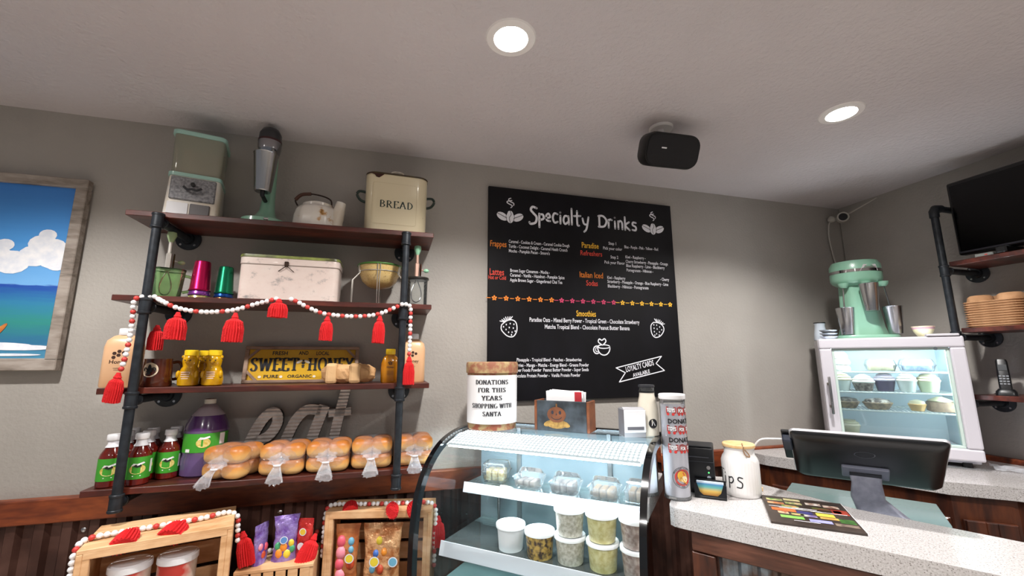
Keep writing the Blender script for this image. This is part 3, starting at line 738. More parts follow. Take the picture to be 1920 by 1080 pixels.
t = thing('coffee_mug', 'brown glazed mug with a cream fleur-de-lis medallion', 'mug', (-.882, 1.985, Z3), .75)
M_mug = pm('brown glaze', '431a10', .2, coat=.6, noise=(8, '5a2a18'))
MB().lathe([(.047, 0), (.05, .004), (.047, .05), (.044, .1), (.0445, .106), (.041, .106), (.041, .1), (.044, .05), (.044, .01)], 32, cap1=True).build('body', M_mug, t, True)
MB().tube(smooth2([(.043, 0, .09), (.07, 0, .092), (.08, 0, .06), (.068, 0, .03), (.045, 0, .025)], 5), .006, 10).build('handle', M_mug, t, True)
def wrapc(r, a0, off): return lambda u, v: ((r+off)*math.sin(a0+u/r), -(r+off)*math.cos(a0+u/r), v)
fn = wrapc(.0478, -.85, .0012); fn2 = wrapc(.0478, -.85, .002)
MB().flat(disc2(.027, 0, .064, 24), fn).build('medallion', pm('cream glaze', 'd5c3a8', .4), t, 'flat')
fl = [disc2(.006, 0, .07, 12, .015), ribbon(smooth2([(-.003, .056), (-.01, .07), (-.017, .07), (-.018, .062)], 4), .0045), ribbon(smooth2([(.003, .056), (.01, .07), (.017, .07), (.018, .062)], 4), .0045), rect2(-.011, .056, .011, .0595), poly2([(-.003, .056), (-.007, .046), (.007, .046), (.003, .056)])]
m = MB()
for k, s_ in enumerate(fl): m.flat(s_, wrapc(.0478, -.85, .002+k*.0001))
m.build('fleur_de_lis', M_ink, t, 'flat')

def honey_bear(loc, rz, label):
    t = thing('honey_bear', label, 'honey bottle', loc, rz, 'bear honey bottles')
    m = MB(); m.lathe([(.028, 0), (.035, .004), (.037, .025), (.033, .05), (.029, .066), (.0235, .076), (.026, .088), (.0275, .1), (.024, .113), (.02, .118)], 28); 
    m.build('bottle', M_bear, t, True)
    for s_ in (-1, 1):
        MB().ball((s_*.023, -.004, .113), (.008, .006, .008), 10, 6).build('ear', M_bear, t, True)
        MB().ball((s_*.03, -.018, .045), (.008, .01, .016), 10, 6).build('paw', M_bear, t, True)
    MB().ball((0, -.026, .094), (.009, .007, .007), 10, 6).build('muzzle', M_bear, t, True)
    MB().lathe([(.021, .118), (.0235, .119), (.0235, .138), (.021, .14)], 24).build('cap', M_yel, t, True)
    m = MB()
    for k in range(4): m.flat(rect2(-.014+.003*(k == 3), .052-.008*k, .014-.003*(k == 3), .056-.008*k), wrapc(.0365, 0, .0012+.0002*k))
    m.build('label_print', pm('pinkish label ink', 'd8b9a0', .5), t, 'flat')
    m = MB()
    for s_ in (-1, 1): m.flat(disc2(.0025, s_*.009, .1, 8), wrapc(.0275, 0, .0012))
    m.build('eyes', M_ink, t, 'flat')
    return t
honey_bear((-.772, 1.978, Z3), 0, 'bear-shaped honey bottle with yellow cap next to the brown mug')
honey_bear((-.69, 1.978, Z3), .1, 'bear-shaped honey bottle with yellow cap, right of the three')
honey_bear((-.752, 2.06, Z3), 0, 'bear-shaped honey bottle partly hidden behind the other two')

# --- sign SWEET HONEY
t = thing('honey_sign', 'yellow framed sign reading Sweet Honey leaning on the wall', 'sign', (-.387, 2.1, Z3))
sg = bpy.data.objects.new('sign_face', None)
SWd, SHt = .472, .162; LE = RX(-.12)
def sb(name, m, mt_, sm=False):
    for i in range(len(m.v)): m.v[i] = LE @ m.v[i]
    return m.build(name, mt_, t, sm)
M_yw = pm('yellow sign paint', 'd0a312', .5, noise=(10, 'bf9210')); M_sf = wood('greyish sign frame', '6f5648', '8c7362', 'a08876', (3, 12, 12), .6, 0)
sb('panel', MB().box((0, .006, SHt/2), (SWd-.02, .008, SHt-.02)), M_yw)
for c_, z_ in (((0, .0, .007), (SWd, .016, .014)), ((0, 0, SHt-.007), (SWd, .016, .014)), ((-SWd/2+.008, 0, SHt/2), (.016, .016, SHt-.028)), ((SWd/2-.008, 0, SHt/2), (.016, .016, SHt-.028))):
    sb('frame_rail', MB().box(c_, z_, bev=.002), M_sf)
for sx_ in (-1, 1):
    for sz_ in (0, 1):
        M = T(sx_*(SWd/2-.032), -.001, .034 if sz_ == 0 else SHt-.034) @ RY(PI/4 if (sx_ > 0) == (sz_ == 0) else -PI/4)
        sb('corner_brace', MB().box((0, 0, 0), (.01, .01, .062), M=M), M_sf)
fs_ = lambda u, v: (u, .0008, v)
for vf in (at2(serif('SWEET', .056, .82, (.08, .24), .12), -.115, .054), at2(serif('HONEY', .056, .78, (.08, .24), .12), .117, .054)): sb('main_lettering', MB().flat(vf, fs_), M_ink, 'flat')
for vf in (at2(fit('FRESH', .062, .017, bold=.02), -.13, .124), at2(fit('AND', .04, .017, bold=.02), -.022, .125), at2(fit('LOCAL', .056, .017, bold=.02), .05, .124)): sb('top_lettering', MB().flat(vf, fs_), M_ink, 'flat')
for vf in (at2(fit('PURE', .06, .014, bold=.015), -.155, .023), at2(fit('ORGANIC', .1, .014, bold=.015), -.06, .023)): sb('bottom_lettering', MB().flat(vf, fs_), M_ink, 'flat')
bz = MB()
for k, s_ in enumerate([disc2(.0045, 0, .099, 10), disc2(.0075, 0, .088, 12, .006), disc2(.007, 0, .077, 12, .0035), disc2(.0055, 0, .07, 12, .003)]): bz.flat(s_, lambda u, v, k=k: (u, .0006-k*.00005, v))
sb('bee_drawing', bz, M_ink, 'flat')
bz = MB()
for s_ in (-1, 1): bz.flat(disc2(.013, s_*.016, .094, 14, .0055, -s_*.5), lambda u, v: (u, .0002, v))
for x_ in (-.17, -.085, .05, .155): bz.flat(disc2(.007, x_, .028, 6, .006), lambda u, v: (u, .0003, v))
sb('pale_marks', bz, pm('pale sign paint', 'ded6c4', .6), 'flat')

# --- paper wrapped loaf
t = thing('wrapped_loaf', 'loaf wrapped in crumpled brown paper in front of the honey sign', 'wrapped loaf', (-.18, 1.99, Z3), -.05)
random.seed(3)
m = MB(); rings = []
for i in range(17):
    u = -1+2*i/16; k = (1-abs(u)**6*.5)
    rings.append([(u*.108+random.uniform(-.003, .003), (y*k)*(1+random.uniform(-.05, .05)), .042+z*k*(1+random.uniform(-.05, .05))) for y, z in rrect(.088, .08, .03, 4)])
m.loft(rings)
for v in m.v: v.z = max(v.z, .001)
m.build('paper', pm('brown kraft paper', 'c49a6c', .7, noise=(18, 'b58a5a'), bump=(45, .9)), t)
MB().box((-.065, -.003, .043), (.045, .096, .086), bev=.012, seg=2).build('paper_band', pm('kraft band', 'cda677', .7, bump=(60, .4)), t)
MB().box((.03, -.003, .043), (.05, .095, .086), bev=.014, seg=2).build('paper_band', pm('kraft band', 'cda677', .7), t)

# --- flat honey bottle
t = thing('honey_bottle', 'amber honey bottle with yellow cap beside the wrapped loaf', 'honey bottle', (-.008, 2.0, Z3))
m = MB(); m.loft([[(x*k, y*k2, z) for x, y in rrect(.078, .05, .02, 5)] for z, k, k2 in ((0, .9, .9), (.005, 1, 1), (.05, 1.04, 1.05), (.085, 1.0, 1), (.112, .78, .8), (.124, .42, .62))]); m.build('bottle', M_amber, t, True)
MB().lathe([(.0195, .124), (.021, .126), (.021, .147), (.019, .149)], 24).build('cap', M_yel, t, True)
fn = lambda u, v: (u, -.0275, v)
m = MB(); m.flat(at2(txt('Honey', .011, bold=.01), 0, .065), fn)
for dx, dz in ((-.006, 0), (0, .0035), (.006, 0), (-.003, -.006), (.004, -.006)): m.flat(disc2(.0034, dx, .088+dz, 6), fn)
for k in range(3): m.flat(rect2(-.014, .05-k*.007, .014, .0512-k*.007), fn)
m.build('label_print', pm('brown ink', '3a1d10', .6), t, 'flat')
# ================================================================ BOTTOM SHELF
M_sauce = pm('dark red sauce', '4a0f0a', .12, coat=.6, noise=(20, '6b1a10'))
M_glabel = pm('green label', '3f9a2c', .45); M_emb = pm('pale yellow emblem', 'e3d48a', .5, noise=(120, 'c9b048')); M_shrink = pm('white shrink band', 'e4e4e8', .4)
def sauce_bottle(loc, rz, label):
    t = thing('sauce_bottle', label, 'sauce bottle', loc, rz, 'red sauce bottles on the bottom shelf')
    R = .0355
    MB().lathe([(R-.004, 0), (R, .004), (R, .104), (R-.003, .115), (.019, .138), (.0155, .145)], 28).build('bottle', M_sauce, t, True)
    m = MB(); m.loft([[((R+.0008)*math.cos(a), (R+.0008)*math.sin(a), z) for a in [2*PI*k/28 for k in range(28)]] for z in (.024, .1)], False, False); lb = m.build('label', M_glabel, t, True)
    m = MB(); m.flat(disc2(.0235, 0, .058, 18, .0165), wrapc(R, 0, .0018)).build('label_emblem', M_emb, lb, 'flat')
    m = MB(); m.flat(poly2([(-.018, .07), (-.012, .079), (0, .077), (.016, .083), (.02, .078), (.004, .071)]), wrapc(R, 0, .0022)).build('label_ribbon', M_print, lb, 'flat')
    m = MB(); m.flat(poly2([(-.012, .069), (-.004, .076), (.0, .069), (.009, .075), (.012, .068), (0, .064)]), wrapc(R, 0, .0026)).build('label_palm', M_ink, lb, 'flat')
    m = MB(); m.flat(rect2(-.012, .034, .012, .0365), wrapc(R, 0, .0018)).build('label_line', M_print, lb, 'flat')
    m = MB(); m.flat(rect2(.038, .042, .052, .088), wrapc(R, 0, .0018)).build('label_panel', M_print, lb, 'flat')
    MB().lathe([(.0225, .137), (.0165, .147), (.0165, .16)], 24, cap0=False).build('neck_band', M_shrink, t, True)
    MB().lathe([(.02, .16), (.0212, .162), (.0212, .178), (.019, .181)], 28).build('cap', M_white, t, True)
    return t
for (x, y, l_) in [(-.973, 1.955, 'red sauce bottle with green label at the front left end of the shelf'),
                   (-.888, 1.958, 'red sauce bottle with green label partly behind the left pipe, front row'),
                   (-.826, 2.03, 'red sauce bottle with green label right beside the purple jug'),
                   (-.972, 2.033, 'red sauce bottle in the second row, far left'),
                   (-.899, 2.03, 'red sauce bottle in the second row, behind the pipe bottle'),
                   (-.99, 2.112, 'red sauce bottle in the back row, leftmost by the wall'),
                   (-.919, 2.105, 'red sauce bottle in the back row, middle by the wall'),
                   (-.843, 2.112, 'red sauce bottle in the back row, nearest the purple jug')]:
    sauce_bottle((x, y, Z4), .35 if x < -.85 else .3, l_)

t = thing('juice_jug', 'gallon jug of purple drink with green label beside the sauce bottles', 'jug', (-.72, 2.07, Z4), .3)
M_purp = pm('purple drink plastic', '6a5680', .22, coat=.5, noise=(4, '5a4470', .25)); M_purd = pm('deep purple drink', '4a2a5c', .2, coat=.5)
MB().lathe([(.07, 0), (.076, .006), (.077, .06), (.073, .085), (.0755, .09), (.0755, .165), (.077, .172)], 32).build('lower_body', M_purp, t, True)
MB().lathe([(.077, .172), (.072, .195), (.058, .228)], 32, cap0=False, cap1=False).build('upper_body', M_purd, t, True)
MB().lathe([(.058, .228), (.036, .256), (.024, .268), (.019, .273)], 32, cap0=False).build('shoulder', pm('cloudy plastic', 'a89aa0', .25, coat=.4), t, True)
MB().lathe([(.019, .272), (.0205, .273), (.0205, .29), (.018, .292)], 24).build('cap', pm('cream cap', 'd8d2c4', .4), t, True)
m = MB(); m.loft([[(.0767*math.sin(a), -.0767*math.cos(a), z) for a in [-1.3+2.6*k/20 for k in range(21)]] for z in (.092, .163)], False, False, closed=False); lb = m.build('label', M_glabel, t, 'flat')
MB().flat(disc2(.024, -.005, .128, 18, .018), wrapc(.077, 0, .001)).build('label_emblem', M_emb, lb, 'flat')
MB().flat(poly2([(-.024, .14), (-.016, .15), (-.004, .148), (.014, .153), (.017, .147), (0, .141)]), wrapc(.077, 0, .0014)).build('label_ribbon', M_print, lb, 'flat')
MB().flat(rect2(.05, .118, .072, .16), wrapc(.077, 0, .001)).build('label_panel', M_print, lb, 'flat')
MB().flat(rect2(-.068, .094, -.05, .106), wrapc(.077, 0, .001)).build('price_sticker', M_print, lb, 'flat')

# --- eat sign
t = thing('eat_sign', 'corrugated grey metal letters spelling eat behind the bread', 'sign', (-.38, 2.12, Z4))
M_tinl = pm('whitewashed corrugated letter', 'd6d1cc', .55, 0, noise=(25, 'b8b3ae')); M_edge = pm('dark letter edge', '1f1c1a', .5)
def letter(strokes):
    bm = bmesh.new()
    for pts, w_ in strokes:
        vs, fs = ribbon(smooth2(pts, 6) if len(pts) > 2 else pts, w_, cap=False)
        n = len(vs)
        V = [bm.verts.new((x+.38, -.012, z-Z4)) for x, z in vs]+[bm.verts.new((x+.38, .008, z-Z4)) for x, z in vs]
        for f in fs:
            bm.faces.new([V[i] for i in f]); bm.faces.new([V[i+n] for i in reversed(f)])
        k = n//2
        loop = list(range(k))+list(range(n-1, k-1, -1))
        for i in range(len(loop)):
            a, b = loop[i], loop[(i+1) % len(loop)]
            try: bm.faces.new([V[a], V[b], V[b+n], V[a+n]])
            except ValueError: pass
    h = .0075; z = 0
    while z < .36:
        g = list(bm.verts)+list(bm.edges)+list(bm.faces)
        bmesh.ops.bisect_plane(bm, geom=g, plane_co=(0, 0, z), plane_no=(0, 0, 1)); z += h
    for v in bm.verts:
        if v.co.y < 0: v.co.y -= .007*abs(((v.co.z/h) % 2)-1)
    bmesh.ops.recalc_face_normals(bm, faces=list(bm.faces))
    me = bpy.data.meshes.new('letter'); 
    for f in bm.faces: f.material_index = 1 if abs(f.normal.x) > .6 or (f.normal.y > .5) else 0
    bm.to_mesh(me); bm.free(); me.materials.append(M_tinl); me.materials.append(M_edge)
    o = bpy.data.objects.new('letter', me); COL.objects.link(o); o.parent = t; return o
letter([([(-.555, 1.318), (-.5, 1.345), (-.472, 1.39), (-.473, 1.43), (-.497, 1.442), (-.53, 1.41), (-.563, 1.34), (-.578, 1.28), (-.565, 1.24), (-.52, 1.232)], .042)])
letter([([(-.298, 1.443), (-.355, 1.448), (-.398, 1.405), (-.432, 1.32), (-.447, 1.26), (-.432, 1.228), (-.39, 1.245)], .043), ([(-.284, 1.464), (-.325, 1.33), (-.343, 1.219)], .045)])
letter([([(-.197, 1.542), (-.224, 1.4), (-.244, 1.27), (-.248, 1.22)], .042), ([(-.266, 1.43), (-.17, 1.436)], .034)])

# --- bagged buns
Nb = Nodes('baked bun'); tc = Nb.new('ShaderNodeTexCoord'); sx = Nb.new('ShaderNodeSeparateXYZ'); Nb.link(tc.outputs['Generated'], sx.inputs[0])
nz = Nb.new('ShaderNodeTexNoise', Scale=6.0, Detail=4.0); Nb.link(tc.outputs['Object'], nz.inputs[0])
ad = Nb.new('ShaderNodeMath', operation='MULTIPLY_ADD'); Nb.link(nz.outputs[0], ad.inputs[0]); ad.inputs[1].default_value = .35; Nb.link(sx.outputs[2], ad.inputs[2])
Nb.link(Nb.ramp(ad.outputs[0], [(.3, 'e2bb7e'), (.62, 'e0b06c'), (.85, 'cb8a42'), (1.1, 'b06a2c')]), Nb.b.inputs['Base Color']); Nb.b.inputs['Roughness'].default_value = .4; Nb.b.inputs['Coat Weight'].default_value = .2; M_bun = Nb.m
def film(name, haze, tint=(.97, .97, .98)):
    N = Nodes(name); N.n.remove(N.b)
    tr = N.new('ShaderNodeBsdfTransparent'); tr.inputs[0].default_value = (*tint, 1)
    df = N.new('ShaderNodeBsdfDiffuse'); df.inputs[0].default_value = (.85, .87, .92, 1)
    gl = N.new('ShaderNodeBsdfGlossy'); gl.inputs['Roughness'].default_value = .12
    tc = N.new('ShaderNodeTexCoord'); nz = N.new('ShaderNodeTexNoise', Scale=38.0, Detail=3.0, Distortion=1.5); N.link(tc.outputs['Object'], nz.inputs[0])
    b = N.new('ShaderNodeBump'); b.inputs['Strength'].default_value = .9; b.inputs['Distance'].default_value = .02; N.link(nz.outputs[0], b.inputs['Height']); N.link(b.outputs[0], gl.inputs['Normal'])
    m1 = N.new('ShaderNodeMixShader'); m1.inputs[0].default_value = haze; N.link(tr.outputs[0], m1.inputs[1]); N.link(df.outputs[0], m1.inputs[2])
    m2 = N.new('ShaderNodeMixShader'); m2.inputs[0].default_value = .12; N.link(m1.outputs[0], m2.inputs[1]); N.link(gl.outputs[0], m2.inputs[2])
    N.link(m2.outputs[0], N.out.inputs[0]); return N.m
M_film = film('plastic bag film', .05); M_neck = film('gathered bag film', .2)
def superell(c, r, e=.55, n=20, m_=12, jit=0):
    f = lambda t: math.copysign(abs(t)**e, t)
    rings = []
    for i in range(m_+1):
        a = -PI/2+PI*i/m_; q = max(abs(math.cos(a)), .02)**e
        rings.append([(c[0]+r[0]*q*f(math.cos(2*PI*j/n))*(1+random.uniform(-jit, jit)), c[1]+r[1]*q*f(math.sin(2*PI*j/n))*(1+random.uniform(-jit, jit)), c[2]+r[2]*f(math.sin(a))) for j in range(n)])
    return MB().loft(rings)
bun0 = [None]
def bread_bag(loc, rz, label, tw=0):
    t = thing('bread_bag', label, 'bread', loc, rz, 'bagged buns in a row')
    for iz in range(2):
        for iy in range(2):
            for ix in range(2):
                p = (-.039+.078*ix, -.036+.076*iy, .03+.056*iz)
                if bun0[0] is None:
                    b = superell((0, 0, 0), (.0435, .043, .0325), .72).build('bun', M_bun, t, True); bun0[0] = b
                else: b = share(bun0[0], t)
                b.location = p; b.rotation_euler = (0, 0, random.uniform(-.1, .1))
    random.seed(int(abs(loc[0])*1000))
    m = superell((0, 0, .0595), (.0855, .084, .0635), .55, 24, 14, .012)
    for v in m.v: v.z = max(v.z, -.0015)
    m.build('bag_film', M_film, t, True)
    # gathered neck: pleats converge on the tie and flare below it
    path = [((0, -.0835, .066), .034, .026), ((0, -.0885, .058), .02, .016), ((0, -.096, .048), .01, .009), ((tw*.3, -.104, .034), .012, .009), ((tw*.7, -.112, .014), .019, .01), ((tw, -.117, -.012), .026, .011)]
    rings = []
    for (p, rx, rz_) in path:
        rings.append([(p[0]+rx*(1+.28*(k % 2))*math.cos(2*PI*k/22), p[1]+(rz_*.5)*(1+.28*(k % 2))*math.sin(2*PI*k/22), p[2]+rz_*.8*(1+.28*(k % 2))*math.sin(2*PI*k/22)+random.uniform(-.004, .004)) for k in range(22)])
    MB().loft(rings, False, False).build('bag_neck', M_neck, t)
    MB().tube([(tw*.1+.012*math.cos(a), -.097+.009*math.sin(a), .044) for a in [2*PI*k/12 for k in range(12)]], .002, 6, closed=True).build('twist_tie', M_print, t, True)
    return t
random.seed(2)
for (x, y, rz, tw, l_) in [(-.588, 1.99, -.34, -.03, 'bag of golden buns beside the purple jug, leftmost of the five'), (-.402, 1.998, -.1, .0, 'bag of golden buns, second from the purple jug'),
                       (-.236, 2.0, -.02, .0, 'bag of golden buns in the middle of the row'), (-.066, 2.012, .0, .0, 'bag of golden buns below the right end of the eat sign'), (.106, 2.02, .04, .0, 'bag of golden buns behind the right pipe, rightmost of the five')]:
    bread_bag((x, y, Z4+.002), rz, l_, tw)

# ================================================================ GARLANDS
BEAD = {}
def bead(parent, p, red):
    k = 'r' if red else 'w'
    if k not in BEAD:
        BEAD[k] = MB().ball((0, 0, 0), .0092, 10, 7).build('bead', pm('red bead', 'c23a34', .45) if red else pm('white bead', 'eceaea', .45), parent, True); o = BEAD[k]
    else: o = share(BEAD[k], parent)
    o.parent = parent; o.location = p; return o
def walk(pts, step):
    pts = smooth2(pts, 12); out = []; acc = 0; last = pts[0]; out.append(Vector(last))
    for p in pts[1:]:
        seg = p-last; L = seg.length
        while acc+L >= step:
            k = (step-acc)/L; last = last+seg*k; out.append(Vector(last)); seg = p-last; L = seg.length; acc = 0
        acc += L; last = p
    return out
def strand(t, pts, pat='WWR', ph=0, step=.0175):
    P = walk(pts, step)
    for i, p in enumerate(P): bead(t, p, pat[(i+ph) % len(pat)] == 'R')
    MB().tube(P, .0012, 5).build('string', pm('cotton string', 'd8d2cc', .8), t)
def tassel(t, p, L, w_, tilt=(0, 0), fan=1.0):
    """yarn tassel hanging from p: head knot and a skirt with strand ridges"""
    n = 44; rings = []
    M = T(*p) @ RY(tilt[0]) @ RX(tilt[1])
    for z, r in ((0, .006), (-.1*L, .009), (-.16*L, .012), (-.2*L, .010), (-.3*L, w_*.4), (-.55*L, w_*.5), (-.97*L, w_*.5*fan)):
        rings.append([(r*(1+(.16 if k % 2 else -.1)*min(1, -z/L*3))*math.cos(2*PI*k/n), r*.75*(1+(.16 if k % 2 else -.1)*min(1, -z/L*3))*math.sin(2*PI*k/n), z-(random.uniform(0, .05)*L if z < -.9*L else 0)) for k in range(n)])
    return MB().loft(rings, True, True, M).build('tassel', M_red, t)
random.seed(5)
g = thing('bead_garland', 'red and white bead garland with red tassels draped along the second shelf', 'garland')
GY = 1.861
sw1 = [(-.869, 1.896), (-.856, 1.89), (-.828, 1.877), (-.8, 1.864), (-.756, 1.853), (-.696, 1.848), (-.623, 1.855), (-.578, 1.867), (-.524, 1.887), (-.484, 1.9), (-.458, 1.909)]
sw2 = [(-.405, 1.909), (-.377, 1.897), (-.346, 1.88), (-.294, 1.858), (-.253, 1.85), (-.18, 1.845), (-.107, 1.849), (-.054, 1.862), (.0, 1.887), (.02, 1.897)]
strand(g, [(a, GY+.03*max(0, (-.84-a)/.03) if a < -.84 else GY, b) for a, b in sw1], 'WWRWWWWRWW', 8)
strand(g, [(a, GY, b) for a, b in sw2], 'WRWWRWWR', 0)
strand(g, [(-.884, 1.893, 1.905), (-.93, 1.868, 1.892), (-.936, 1.878, 1.83), (-.936, 1.88, 1.76), (-.94, 1.878, 1.68), (-.946, 1.874, 1.628)], 'WRWWWWRWWR', 3)
strand(g, [(.03, 1.858, 1.902), (.064, 1.868, 1.896), (.069, 1.88, 1.83), (.07, 1.88, 1.75), (.069, 1.878, 1.682)], 'WRWWWWRWRW', 2)
for (x, z0, z1, w_) in [(-.785, 1.845, 1.742, .062), (-.595, 1.848, 1.735, .062), (-.447, 1.908, 1.833, .062), (-.263, 1.842, 1.744, .044), (-.058, 1.85, 1.735, .044)]:
    tassel(g, (x, GY-.004, z0), z0-z1, w_, (.03, 0))
tassel(g, (-.948, 1.87, 1.622), .105, .046, (.12, .05)); tassel(g, (.07, 1.876, 1.68), .118, .042); tassel(g, (-.878, 1.93, 1.80), .095, .045)

# ================================================================ DISPLAY TABLE AND CRATES
t = thing('display_table', 'low wooden display table carrying the pine crates', 'table', (-.51, 1.82, 0))
MB().box((0, 0, .705), (1.14, .56, .03), bev=.004).build('table_top', M_cab, t)
for sx_ in (-1, 1):
    for sy_ in (-1, 1): MB().box((sx_*.52, sy_*.24, .345), (.06, .06, .69), bev=.004).build('leg', M_cab, t)
def crate(label, loc, rz, W, Dp, H, vertical=False):
    """open crate on its side: mouth towards local -y; solid ends, slatted top, back and bottom"""
    t = thing('wooden_crate', label, 'crate', loc, rz, 'pine crates under the shelf')
    th = .016
    for s_ in (-1, 1):
        MB().box((s_*(W/2-th/2), Dp/2, H/2), (th, Dp, H-.024), bev=.002).build('end_panel', M_pine, t)
        MB().box((s_*(W/2-th-.008), .011, H/2), (.018, .02, H-.026), bev=.002).build('corner_post', M_pine, t)
    nt = 2 if Dp < .2 else 3
    sw_ = (Dp-.006*(nt-1))/nt
    for zz in (.006, H-.006):
        for k in range(nt): MB().box((0, sw_/2+k*(sw_+.006), zz), (W, sw_, .012), bev=.0015).build('slat', M_pine, t)
    nb = 4; hb = (H-.03-.014*(nb-1))/nb
    for k in range(nb): MB().box((0, Dp-.005, .015+hb/2+k*(hb+.014)), (W-2*th, .009, hb), bev=.001).build('slat', M_pine, t)
    MB().box((0, .006, H-.02), (W-2*th, .012, .018), bev=.001).build('front_lip', M_pine, t)
    return t
c1 = crate('pine crate at the left holding white-lidded tubs', (-.697, 1.729, .72), .262, .395, .235, .38)
c3 = crate('pine crate at the right holding candy bags, beside the display case', (-.026, 1.935, .72), -.22, .43, .15, .335)
t = thing('wooden_crate', 'low pine crate between the other two, carrying purple candy bags', 'crate', (-.39, 1.9, .72), 0, 'pine crates under the shelf')
for k in range(2): MB().box((0, .048+k*.1, .174), (.27, .096, .012), bev=.0015).build('slat', M_pine, t)
for s_ in (-1, 1): MB().box((s_*.126, .098, .084), (.016, .19, .167), bev=.002).build('end_panel', M_pine, t)
for k in range(6): MB().box((-.103+k*.0415, .006, .084), (.034, .01, .167), bev=.001).build('slat', M_pine, t)

# tubs in the left crate
def tub(loc, rz, label):
    t = thing('lidded_tub', label, 'tub', loc, rz, 'white-lidded tubs in the crate')
    MB().lathe([(.044, 0), (.052, .004), (.055, .19)], 32).build('body', pm('red label tub', 'b8342a', .4, noise=(6, 'd8c8b8', .05)), t, True)
    MB().lathe([(.056, .185), (.058, .187), (.058, .203), (.055, .206), (.051, .204), (.048, .208), (.01, .209)], 36).build('lid', M_white, t, True)
tub((-.795, 1.79, .81), 0, 'white-lidded tub with red label in the left crate, nearer the crate corner')
tub((-.675, 1.822, .81), 0, 'white-lidded tub with red label in the left crate, right of the other')
t = thing('tub_riser', 'dark block inside the left crate under the tubs', 'block', (-.735, 1.806, .7325), .262); MB().box((0, .01, .0385), (.24, .12, .077), bev=.003).build('block', M_dark, t)

# candy bags
def pouch(t, W, H, Dp, mat_, name='pouch', top=.02):
    rings = []
    for k in range(11):
        u = k/10; d_ = Dp*(1-u**2.2)*.5+.0015; w_ = W/2*(1-.12*math.sin(PI*u))
        rings.append([(w_*math.cos(a)*(1 if abs(math.cos(a)) > .3 else 1.0)+random.uniform(-.002, .002), d_*math.sin(a)+random.uniform(-.0015, .0015), H*u) for a in [2*PI*j/16 for j in range(16)]])
    return MB().loft(rings).build(name, mat_, t, True)
def shiny(name, c1, c2, sc=25):
    N = Nodes(name); co = N.coord()
    a = N.new('ShaderNodeTexNoise', Scale=sc, Detail=3.0); N.link(co, a.inputs[0])
    N.link(N.ramp(a.outputs[0], [(.4, c1), (.6, c2)]), N.b.inputs['Base Color']); N.bump(a.outputs[0], .8, .02)
    N.b.inputs['Roughness'].default_value = .18; N.b.inputs['Coat Weight'].default_value = .6; N.b.inputs['Metallic'].default_value = .25; return N.m
M_pfoil = shiny('purple foil', '6d4a9c', '9a86c4'); M_rfoil = shiny('red foil', 'a81a1e', 'cf3a34'); M_cfoil = shiny('copper foil', 'a8683a', 'd8a878', 30); M_ofoil = shiny('orange film', 'a85a2c', 'c98250', 18)
CC = ['d8566a', 'e38a9a', '69a8c4', '3f9a6a', 'e08a2c', '3f6ab8', 'd8c23a', 'c24a2a']
def candies(t, spots, Dp=.05, H=.16, flatten=.6):
    for (x, z, c_, rr) in spots:
        MB().ball((x, 0, z), (rr, rr*flatten, rr*1.25), 10, 7).build('candy', pm('candy '+c_, c_, .4, coat=.3), t, True).location = (0, -(Dp*.5*(1-min(1, z/H)**2.2)*math.sqrt(max(0, 1-(x/.05)**2)))+rr*flatten*.35, 0)
def sticker(t, x, z, y, r=.016, col='e0c93a'):
    MB().flat(disc2(r, x, z, 18), lambda u, v: (u, y, v)).build('sticker', pm('pale sticker', 'd8dde6', .5), t, 'flat')
    MB().flat(disc2(r*.8, x, z, 18), lambda u, v: (u, y-.0004, v)).build('sticker_centre', pm('sticker '+col, col, .5), t, 'flat')
random.seed(11)
MZ = .9005
t = thing('candy_bag', 'thin purple candy bag seen edge on, left of the three on the low crate', 'candy bag', (-.458, 1.96, MZ), 1.1); pouch(t, .07, .14, .035, M_pfoil); candies(t, [(0, .03, 'c24a2a', .012), (.012, .055, 'd8566a', .012), (-.012, .06, 'e38a9a', .011)], .035, .14)
t = thing('candy_bag', 'purple candy bag with round sticker, middle of the three on the low crate', 'candy bag', (-.373, 1.97, MZ), .15); pouch(t, .09, .16, .05, M_pfoil)
candies(t, [(-.018, .03, 'e08a2c', .014), (.008, .025, 'd8c23a', .014), (.024, .04, '3f9a6a', .012), (-.004, .05, 'e08a2c', .014), (.02, .06, 'd8c23a', .012), (-.024, .055, '3f9a6a', .012)]); sticker(t, -.005, .078, -.03, .014, '5a8ac4')
t = thing('candy_bag', 'red candy bag, right of the three on the low crate', 'candy bag', (-.305, 1.975, MZ), -.3); pouch(t, .068, .14, .05, M_rfoil); sticker(t, 0, .095, -.02, .014, 'd8b83a'); sticker(t, 0, .045, -.027, .014, 'd8c8d0')
t = thing('candy_bag', 'orange tinted bag of pink candy in the right crate', 'candy bag', (-.145, 1.995, .7325), -.2); pouch(t, .1, .265, .06, M_ofoil)
candies(t, [(-.02, .2, 'd8566a', .02), (.018, .2, '69a8c4', .014), (-.018, .16, 'e38a9a', .022), (-.02, .12, 'd8566a', .02), (.02, .12, 'c24a2a', .018), (-.015, .08, 'e38a9a', .022), (.02, .17, '69a8c4', .012)], .06, .265, .9)
sticker(t, .022, .148, -.042, .018)
t = thing('candy_bag', 'shiny copper bag of colourful candy in the right crate beside the case', 'candy bag', (-.005, 1.965, .7325), -.22); pouch(t, .16, .265, .07, M_cfoil)
candies(t, [(-.045, .15, '3f9a6a', .014), (-.02, .155, '3f6ab8', .014), (.012, .16, 'e08a2c', .014), (-.03, .1, '69a8c4', .016), (.0, .1, 'c24a2a', .016), (.05, .16, 'e38a9a', .016), (.05, .11, 'd8566a', .016), (-.05, .2, 'd8566a', .014), (-.01, .2, 'd8c23a', .014)], .07, .265, .9)
for v_ in t.children: pass
